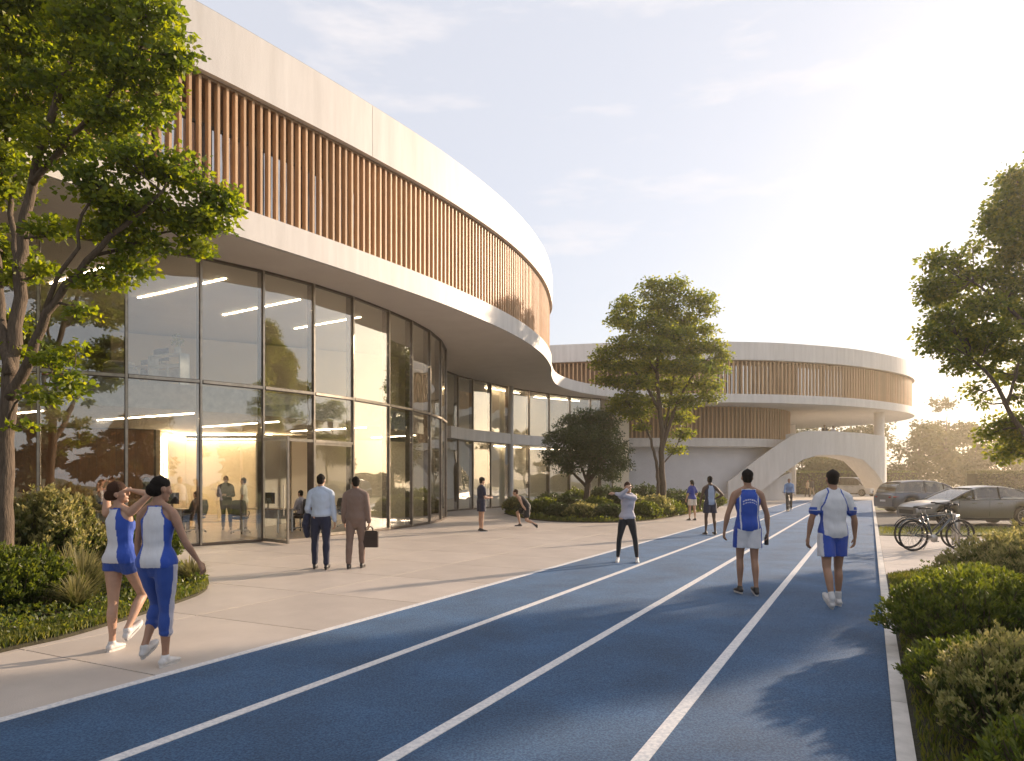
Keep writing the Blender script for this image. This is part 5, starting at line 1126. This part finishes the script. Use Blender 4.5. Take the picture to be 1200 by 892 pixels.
# ------------------------------------------------------------------ cars
m_cg = glass('car_glass', .12, .5, (.45,.47,.46)); m_trim = M('black_trim', (.02,.02,.02), .5); m_chrome = M('chrome', (.7,.68,.65), .15, metal=1)
m_headl = M('clear_lamp', (.75,.78,.8), .1, metal=.4); m_tail = M('red_lamp', (.35,.02,.015), .2, coat=.5); m_alloy = M('alloy_wheel', (.42,.41,.40), .3, metal=.8)
def car(label, loc, rotz, paint, L_, H, W, belt, prof, win, wb, rw=.34, group=None, kind='parked_car', clear=.2):
    """prof: list (x, ztop of lower body, half width); win: greenhouse side profile (x,z) front->rear top line; front at +x"""
    t = thing(kind, label, 'car' if kind == 'parked_car' else 'van', loc, rotz, group)
    xs = np.linspace(-L_/2, L_/2, 110); px_ = [p[0] for p in prof]; zt = np.interp(xs, px_, [p[1] for p in prof]); hw = np.interp(xs, px_, [p[2] for p in prof])
    k = np.ones(5)/5; zt = np.convolve(np.r_[[zt[0]]*2, zt, [zt[-1]]*2], k, 'valid'); hw = np.convolve(np.r_[[hw[0]]*2, hw, [hw[-1]]*2], k, 'valid')
    wx = (wb/2, -wb/2); ro = rw+.055; V = []; m = 11
    for i, x in enumerate(xs):
        zb = clear+.12*max(0, (abs(x)-(L_/2-.28))/.28)
        ar = 0
        for c in wx:
            if abs(x-c) < ro: ar = rw+math.sqrt(ro*ro-(x-c)**2)
        z0 = max(zb, ar); h = hw[i]; z1 = zt[i]
        sec = [(0,zb if not ar else z0*.98),(h*.80,z0),(h*.955,z0+.01),(h*.985,z0+(z1-z0)*.22),(h,z0+(z1-z0)*.50),(h*.985,z0+(z1-z0)*.78),(h*.955,z1-.045),(h*.90,z1-.010),(h*.72,z1+.008),(h*.35,z1+.018),(0,z1+.02)]
        for y, z in sec: V.append((x, y, z))
        for y, z in sec[1:-1]: V.append((x, -y, z))
    n = m+m-2; Fc = []
    idx = lambda i, j: i*n+j
    order = list(range(m))+list(range(n-1, m-1, -1))
    for i in range(len(xs)-1):
        for j in range(n):
            a, b_ = order[j], order[(j+1) % n]; Fc.append((idx(i,a), idx(i,b_), idx(i+1,b_), idx(i+1,a)))
    Fc.append(tuple(idx(0, q) for q in order)[::-1]); Fc.append(tuple(idx(len(xs)-1, q) for q in order))
    b = MB(); b.add(V, Fc); body = b.part('body', paint, t, False, False); autosmooth(body, 28)
    # greenhouse: glass block, then roof and pillars in paint
    wxs = [p[0] for p in win]; wz = [p[1] for p in win]; gx = np.linspace(min(wxs), max(wxs), 40); o_ = np.argsort(wxs)
    gz = np.interp(gx, np.array(wxs)[o_], np.array(wz)[o_]); V = []; b = MB()
    hb = np.interp(gx, px_, [p[2] for p in prof]); zb = np.interp(gx, xs, zt)
    for i, x in enumerate(gx):
        f = (gz[i]-zb[i])/(H-belt); h0 = hb[i]*.93; h1 = hb[i]*(.93-.19*max(f, 0))
        V += [(x,-h0,zb[i]-.02),(x,-h1,max(gz[i]-.03, zb[i]-.01)),(x,0,max(gz[i]-.02, zb[i])),(x,h1,max(gz[i]-.03, zb[i]-.01)),(x,h0,zb[i]-.02)]
    Fc = [(i*5+j, (i+1)*5+j, (i+1)*5+j+1, i*5+j+1) for i in range(len(gx)-1) for j in range(4)]; b.add(V, Fc); gsh = b.part('window_glass', m_cg, t, False, False); autosmooth(gsh, 30)
    b = MB(); b.prism([(gx[2],-.5),(gx[-3],-.5),(gx[-3],.5),(gx[2],.5)], clear+.1, belt-.25); b.part('cabin_interior', m_black, t, False, False)
    for sx in (.25, -.75):
        for s in (-1, 1): b = MB(); b.box((sx*L_/4.8, .36*s, belt-.02), (.14,.48,.62), 0); b.box((sx*L_/4.8, .36*s, belt+.34), (.10,.24,.16)); b.part('seat', m_black, t, False, False)
    b = MB(); rz = [i for i in range(len(gx)) if gz[i] > H-.16*(H-belt)-.02 ]; V = []
    for i in rz:
        h1 = hb[i]*.765; V += [(gx[i],-h1-.012,gz[i]-.05),(gx[i],-h1*.93,gz[i]-.006),(gx[i],-h1*.5,gz[i]+.012),(gx[i],0,gz[i]+.018),(gx[i],h1*.5,gz[i]+.012),(gx[i],h1*.93,gz[i]-.006),(gx[i],h1+.012,gz[i]-.05)]
    b.add(V, [(i*7+j, (i+1)*7+j, (i+1)*7+j+1, i*7+j+1) for i in range(len(rz)-1) for j in range(6)]); autosmooth(b.part('roof', paint, t, False, False), 40)
    def side(i, s, q):   # point on greenhouse side at station i, height fraction q
        f = (gz[i]-zb[i])/(H-belt); h0 = hb[i]*.93; h1 = hb[i]*(.93-.19*max(f, 0)); return Vector((gx[i], s*((h0+(h1-h0)*q)+.006), (zb[i]-.02)+(max(gz[i]-.03, zb[i])-(zb[i]-.02))*q))
    for s in (-1, 1):
        for a, c in ((0, rz[0]), (len(gx)-1, rz[-1])):
            pts = [side(i, s, 1) for i in np.linspace(a, c, 9).astype(int)]; b = MB(); b.tube(pts, .032, 6); b.part('pillar', paint, t, True, False)
        for i in (int(len(gx)*.46), int(len(gx)*.74) if kind == 'parked_car' else int(len(gx)*.3)):
            b = MB(); b.bar(side(i, s, 0), side(i, s, 1), .012, .075, (0,1,0)); b.part('pillar', m_trim, t, False, False)
        b = MB(); pts = [side(i, s, 0)+Vector((0,0,.012)) for i in range(1, len(gx)-1, 3)]; b.tube(pts, .012, 5); b.part('window_trim', m_chrome, t, True, False)
        pts = [side(i, s, 1)+Vector((0,0,.0)) for i in rz[::3]]; b = MB(); b.tube(pts, .014, 5); b.part('roof_rail', m_chrome, t, True, False)
        xm = max(gx)-.55 if kind == 'parked_car' else max(gx)-.3
        b = MB(); hwm = float(np.interp(xm, px_, [p[2] for p in prof])); ell(b, [(xm+.02, s*(hwm+.02), belt+.03), (xm, s*(hwm+.15), belt+.07)], [(.05,.05),(.07,.06)], EX, 10); b.part('door_mirror', paint, t, True, False)
        for dx in (.42, -.52):
            x_ = dx*L_/4.8; hh = float(np.interp(x_, xs, hw)); b = MB(); b.bar((x_-.09, s*(hh*.985+.012), belt-.13), (x_+.09, s*(hh*.985+.012), belt-.13), .02, .025); b.part('door_handle', m_chrome, t, False, False)
        for x_ in (.98*L_/4.8, -.12*L_/4.8, -1.08*L_/4.8):
            hh = float(np.interp(x_, xs, hw)); b = MB(); b.bar((x_, s*(hh*.993), clear+.16), (x_-.02, s*(hh*.985+.004), belt-.05), .006, .008, (0,1,0)); b.part('door_gap', m_trim, t, False, False)
        b = MB(); b.bar((wx[0]-ro-.02, s*(max(hw)*.965), clear+.04), (wx[1]+ro+.02, s*(max(hw)*.965), clear+.04), .05, .10); b.part('sill', m_trim, t, False, False)
        xf = L_/2-.10; hf = float(np.interp(xf, xs, hw)); zf = float(np.interp(xf, xs, zt)); b = MB(); ell(b, [(xf-.28, s*(hf+.035), zf-.07), (xf-.05, s*(hf*.93), zf-.10), (xf+.05, s*(hf*.72), zf-.12)], [(.02,.03),(.05,.05),(.05,.045)], EZ, 10); b.part('headlight', m_headl, t, True, False)
        xf = -L_/2+.06; hf = float(np.interp(xf, xs, hw)); zf = float(np.interp(xf, xs, zt)); b = MB(); ell(b, [(xf+.25, s*(hf+.03), zf-.12), (xf+.02, s*(hf*.95), zf-.14), (xf-.04, s*(hf*.6), zf-.15)], [(.02,.03),(.05,.06),(.04,.05)], EZ, 10); b.part('tail_light', m_tail, t, True, False)
    for c in wx:
        for s in (-1, 1):
            y = s*(max(hw)-.115)
            b = MB(); b.tube([(c,y-.10,rw),(c,y-.09,rw),(c,y+.09,rw),(c,y+.10,rw)], [rw-.03,rw,rw,rw-.03], 32); wh = b.part('wheel', m_tyre, t, False, False); autosmooth(wh, 40)
            b = MB(); yo = y+s*.103; b.tube([(c,yo-s*.01,rw),(c,yo,rw)], rw*.66, 28)
            b.part('rim_dish', m_trim, wh, False, False)
            for q in range(10):
                a = q*math.pi/5; b = MB(); b.bar((c+math.cos(a)*.04, yo+s*.008, rw+math.sin(a)*.04), (c+math.cos(a)*rw*.66, yo+s*.008, rw+math.sin(a)*rw*.66), .012, .035, (0,1,0)); b.part('rim_spoke', m_alloy, wh, False, False)
            b = MB(); b.tube([(c+math.cos(a)*rw*.67, yo+s*.004, rw+math.sin(a)*rw*.67) for a in np.linspace(0, 6.283, 28, endpoint=False)], .014, 6, True); b.part('rim', m_alloy, wh, True, False)
    b = MB(); b.box((0,0,clear+.02), (L_*.8, W*.8, .08)); b.part('underbody', m_trim, t, False, False)
    b = MB(); b.box((L_/2-.015, 0, clear+.28), (.05, W*.5, .16)); b.part('grille', m_trim, t, False, False); b = MB(); b.box((-L_/2+.0, 0, clear+.42), (.03, .46, .10)); b.part('number_plate', m_white, t, False, False)
    return t
p_silver = M('grey_car_paint', (.24,.23,.22), .28, (.23,.22,.21), metal=.7, coat=.6, scale=1); p_blue = M('blue_grey_car_paint', (.10,.125,.17), .28, (.095,.12,.16), metal=.6, coat=.6, scale=1); p_wh = M('white_car_paint', (.62,.61,.60), .3, metal=.1, coat=.5, scale=1)
gcr = 'cars parked in a row'
sed = [(-2.42,.82,.74),(-2.3,.92,.84),(-1.9,1.0,.90),(-.9,1.0,.92),(.6,.96,.92),(1.1,.94,.91),(1.6,.88,.89),(2.1,.80,.85),(2.32,.72,.76),(2.42,.62,.64)]
car('grey saloon car with sloping roof parked nearest, facing left, behind the bicycles', ((1062-600)*26.6/F_PX+2.42, 26.6, 0), R(180), p_silver, 4.84, 1.46, 1.85, .96, sed,
    [(1.25,.95),(.85,1.16),(.45,1.33),(.05,1.43),(-.35,1.46),(-.8,1.44),(-1.3,1.35),(-1.75,1.18),(-2.1,1.02)], 2.82, .34, gcr)
suv = [(-2.3,.88,.80),(-2.2,1.02,.90),(-1.8,1.06,.93),(.6,1.04,.94),(1.1,1.02,.93),(1.6,.98,.91),(2.05,.90,.86),(2.28,.72,.76)]
car('blue-grey estate SUV parked behind the grey saloon, tail to the left', ((1033-600)*36/F_PX+2.3, 36.0, 0), R(3), p_blue, 4.6, 1.66, 1.9, 1.05, suv,
    [(1.25,1.03),(.8,1.32),(.4,1.52),(0,1.62),(-.6,1.66),(-1.3,1.63),(-1.8,1.55),(-2.05,1.40),(-2.18,1.06)], 2.7, .37, gcr)
van = [(-2.3,1.05,.86),(-2.2,1.12,.92),(1.2,1.1,.93),(1.7,1.02,.91),(2.15,.9,.86),(2.28,.7,.78)]
car('small white van far off under the arch of the footbridge', ((1001-600)*72/F_PX, 72, .02), R(-60), p_wh, 4.6, 1.9, 1.9, 1.1, van, [(1.6,1.05),(1.2,1.5),(.8,1.8),(.2,1.9),(-1.8,1.9),(-2.1,1.8),(-2.25,1.1)], 2.8, .34, None, 'small_van')

# ------------------------------------------------------------------ interior furniture
m_dtop = M('light_oak', (.46,.36,.26), .45, scale=5, stretch=(1,6,1)); 
def desk(label, x, y, rz, wd=1.8, dp=.75, z=.02, leg=m_white, grp='office desks'):
    t = thing('desk', label, 'desk', (x, y, z), rz, grp); b = MB(); b.box((0,0,.735), (wd,dp,.03)); b.part('desk_top', m_dtop, t, False, False)
    for sx in (-1,1):
        for sy in (-1,1): b = MB(); b.box((sx*(wd/2-.06), sy*(dp/2-.06), .36), (.05,.05,.72)); b.part('leg', leg, t, False, False)
    b = MB(); b.box((0, dp/2-.05, .55), (wd-.2,.02,.3)); b.part('modesty_panel', leg, t, False, False); return t
def monitor(label, x, y, rz, z=.77):
    t = thing('monitor', label, 'monitor', (x, y, z), rz, 'computer monitors'); b = MB(); b.box((0,0,.33), (.60,.03,.36)); b.part('screen', m_screen, t, False, False)
    b = MB(); b.box((0,.03,.14), (.05,.03,.28)); b.box((0,.02,.008), (.24,.18,.014)); b.part('stand', m_alu, t, False, False)['kind'] = ''
def chair(label, x, y, rz, z=.02):
    t = thing('office_chair', label, 'office chair', (x, y, z), rz, 'office chairs')
    b = MB(); ell(b, [(0,-.20,.47),(0,0,.48),(0,.20,.47)], [(.22,.04),(.25,.045),(.23,.04)], EZ, 14); b.part('seat', m_chair, t, True, False)
    b = MB(); ell(b, [(0,-.24,.56),(0,-.28,.80),(0,-.26,1.02)], [(.20,.03),(.24,.03),(.20,.03)], EY, 14); b.part('backrest', m_chair, t, True, False)
    b = MB(); b.cyl((0,0,.28), .03, .34, 10); b.part('stem', m_steel, t, True, False)
    for k in range(5):
        a = k*1.2566; b = MB(); b.bar((0,0,.10), (math.cos(a)*.29, math.sin(a)*.29, .07), .04, .03); lg = b.part('leg', m_steel, t, False, False); b = MB(); b.cyl((math.cos(a)*.29, math.sin(a)*.29, .03), .03, .03, 10, 'X'); b.part('castor', m_black, lg, True, False)
    for s in (-1,1): b = MB(); b.tube([(.22*s,-.05,.48),(.27*s,-.02,.60),(.26*s,.02,.68),(.26*s,-.18,.69)], .014, 6); b.part('armrest', m_black, t, True, False)
desk('long reception desk with white legs behind the left shrubs', -12.75, 20.9, R(-28), 2.4); desk('desk beside the seated man in black', -10.9, 22.4, R(-20), 1.5); desk('desk inside the door beside the worker', -7.9, 22.6, R(-25), 1.6)
desk('desk with one screen in front of the timber wall', -14.6, 21.4, R(-28), 1.6); monitor('monitor on the desk in front of the timber wall', -14.6, 21.4, R(-20)); chair('chair at the desk in front of the timber wall', -14.2, 20.6, R(-10))
desk('desk at the back of the room right of the entrance', -6.1, 25.5, R(-30), 1.6); desk('upper floor desk near the tall mullion', -10.0, 19.9, R(-25), 1.4, .7, 4.17); desk('upper floor desk in the left bay behind the tree', -13.2, 18.7, R(-25), 1.8, .7, 4.17)
monitor('black monitor on the long reception desk', -12.95, 20.8, R(-20)); monitor('monitor on the desk inside the door', -7.9, 22.6, R(-25)); monitor('monitor on the upper floor desk near the tall mullion', -10.0, 19.95, R(-25), 4.92); monitor('monitor on the desk beside the seated man in black', -10.9, 22.4, R(-20))
chair('office chair of the seated man in black', -10.05, 22.25, R(80)); chair('black chair under the worker inside the door', -7.0, 23.15, R(70)); chair('empty chair left of the door desk', -8.5, 21.9, R(10)); chair('empty chair at the long reception desk', -12.2, 19.9, R(-20))
chair('receptionist chair behind the long desk', -13.1, 22.05, R(180)); chair('chair at the back right desk', -5.9, 24.8, R(0)); chair('upper floor chair beside the desk near the mullion', -10.9, 20.3, R(150), 4.17)
for (x, y, lab, mt) in ((-12.3,18.6,'clay-coloured tub armchair on the upper floor left of the first mullion',m_tub), (-10.55,18.9,'dark blue-grey armchair on the upper floor right of the first mullion',m_grey)):
    t = thing('armchair', lab, 'armchair', (x, y, 4.17), R(-25), 'upper floor armchairs'); b = MB(); b.box((0,0,.26), (.62,.60,.30)); b.part('seat', mt, t, False, False)
    b = MB(); b.tube([(math.cos(a)*.36, math.sin(a)*.36, .42) for a in np.linspace(2.6, 6.8, 14)], .10, 8); b.tube([(math.cos(a)*.36, math.sin(a)*.36, .60) for a in np.linspace(2.9, 6.5, 14)], .08, 8); b.part('back_shell', mt, t, True, False)['kind'] = ''
    for sx in (-1,1):
        for sy in (-1,1): b = MB(); b.box((sx*.25, sy*.24, .055), (.04,.04,.11)); b.part('leg', m_black, t, False, False)
t = thing('shelf_frame', 'white open shelf frame on the upper floor beside the armchair', 'shelf', (-9.3,18.95,4.17), R(-25))
for x in (-.6,.6): b = MB(); b.box((x,0,.45), (.05,.3,.9)); b.part('upright', m_white, t, False, False)
for z in (.2,.6,.89): b = MB(); b.box((0,0,z), (1.15,.3,.03)); b.part('shelf', m_white, t, False, False)
for k, (x, y, z, lab) in enumerate(((-9.05,18.95,5.08,'small plant in white pot on the upper shelf frame'), (-13.6,20.9,.77,'white vase with dry flowers on the reception desk left end'))):
    t = thing('pot_plant', lab, 'plant', (x, y, z), 0); b = MB(); b.tube([(0,0,0),(0,0,.03),(0,0,.18),(0,0,.22)], [.06,.09,.08,.05], 14); b.part('pot', m_white, t, True, False)
    n = 160; C = rand_dirs(n, .8)*RNG.random((n, 1))**.5*np.array([.2,.2,.3])+np.array([x, y, z+.28]); leafpart('leaves', C, rand_dirs(n, .5), np.full(n, .07), m_leafT if k else m_leafS, t)
# ------------------------------------------------------------------ sunlit evening haze
b = MB(); b.box((40, 60, 6.0), (330, 240, 15.2)); hzo = b.part('haze', None); hzo.data.materials.clear()
hm = bpy.data.materials.new('haze_air'); hm.use_nodes = True; n_ = hm.node_tree.nodes; n_.remove(n_['Principled BSDF'])
pv = n_.new('ShaderNodeVolumePrincipled'); pv.inputs['Color'].default_value = (1, .90, .72, 1); pv.inputs['Density'].default_value = .0013; pv.inputs['Anisotropy'].default_value = .72
hm.node_tree.links.new(pv.outputs[0], n_['Material Output'].inputs['Volume']); hzo.data.materials.append(hm); hzo['kind'] = 'stuff'
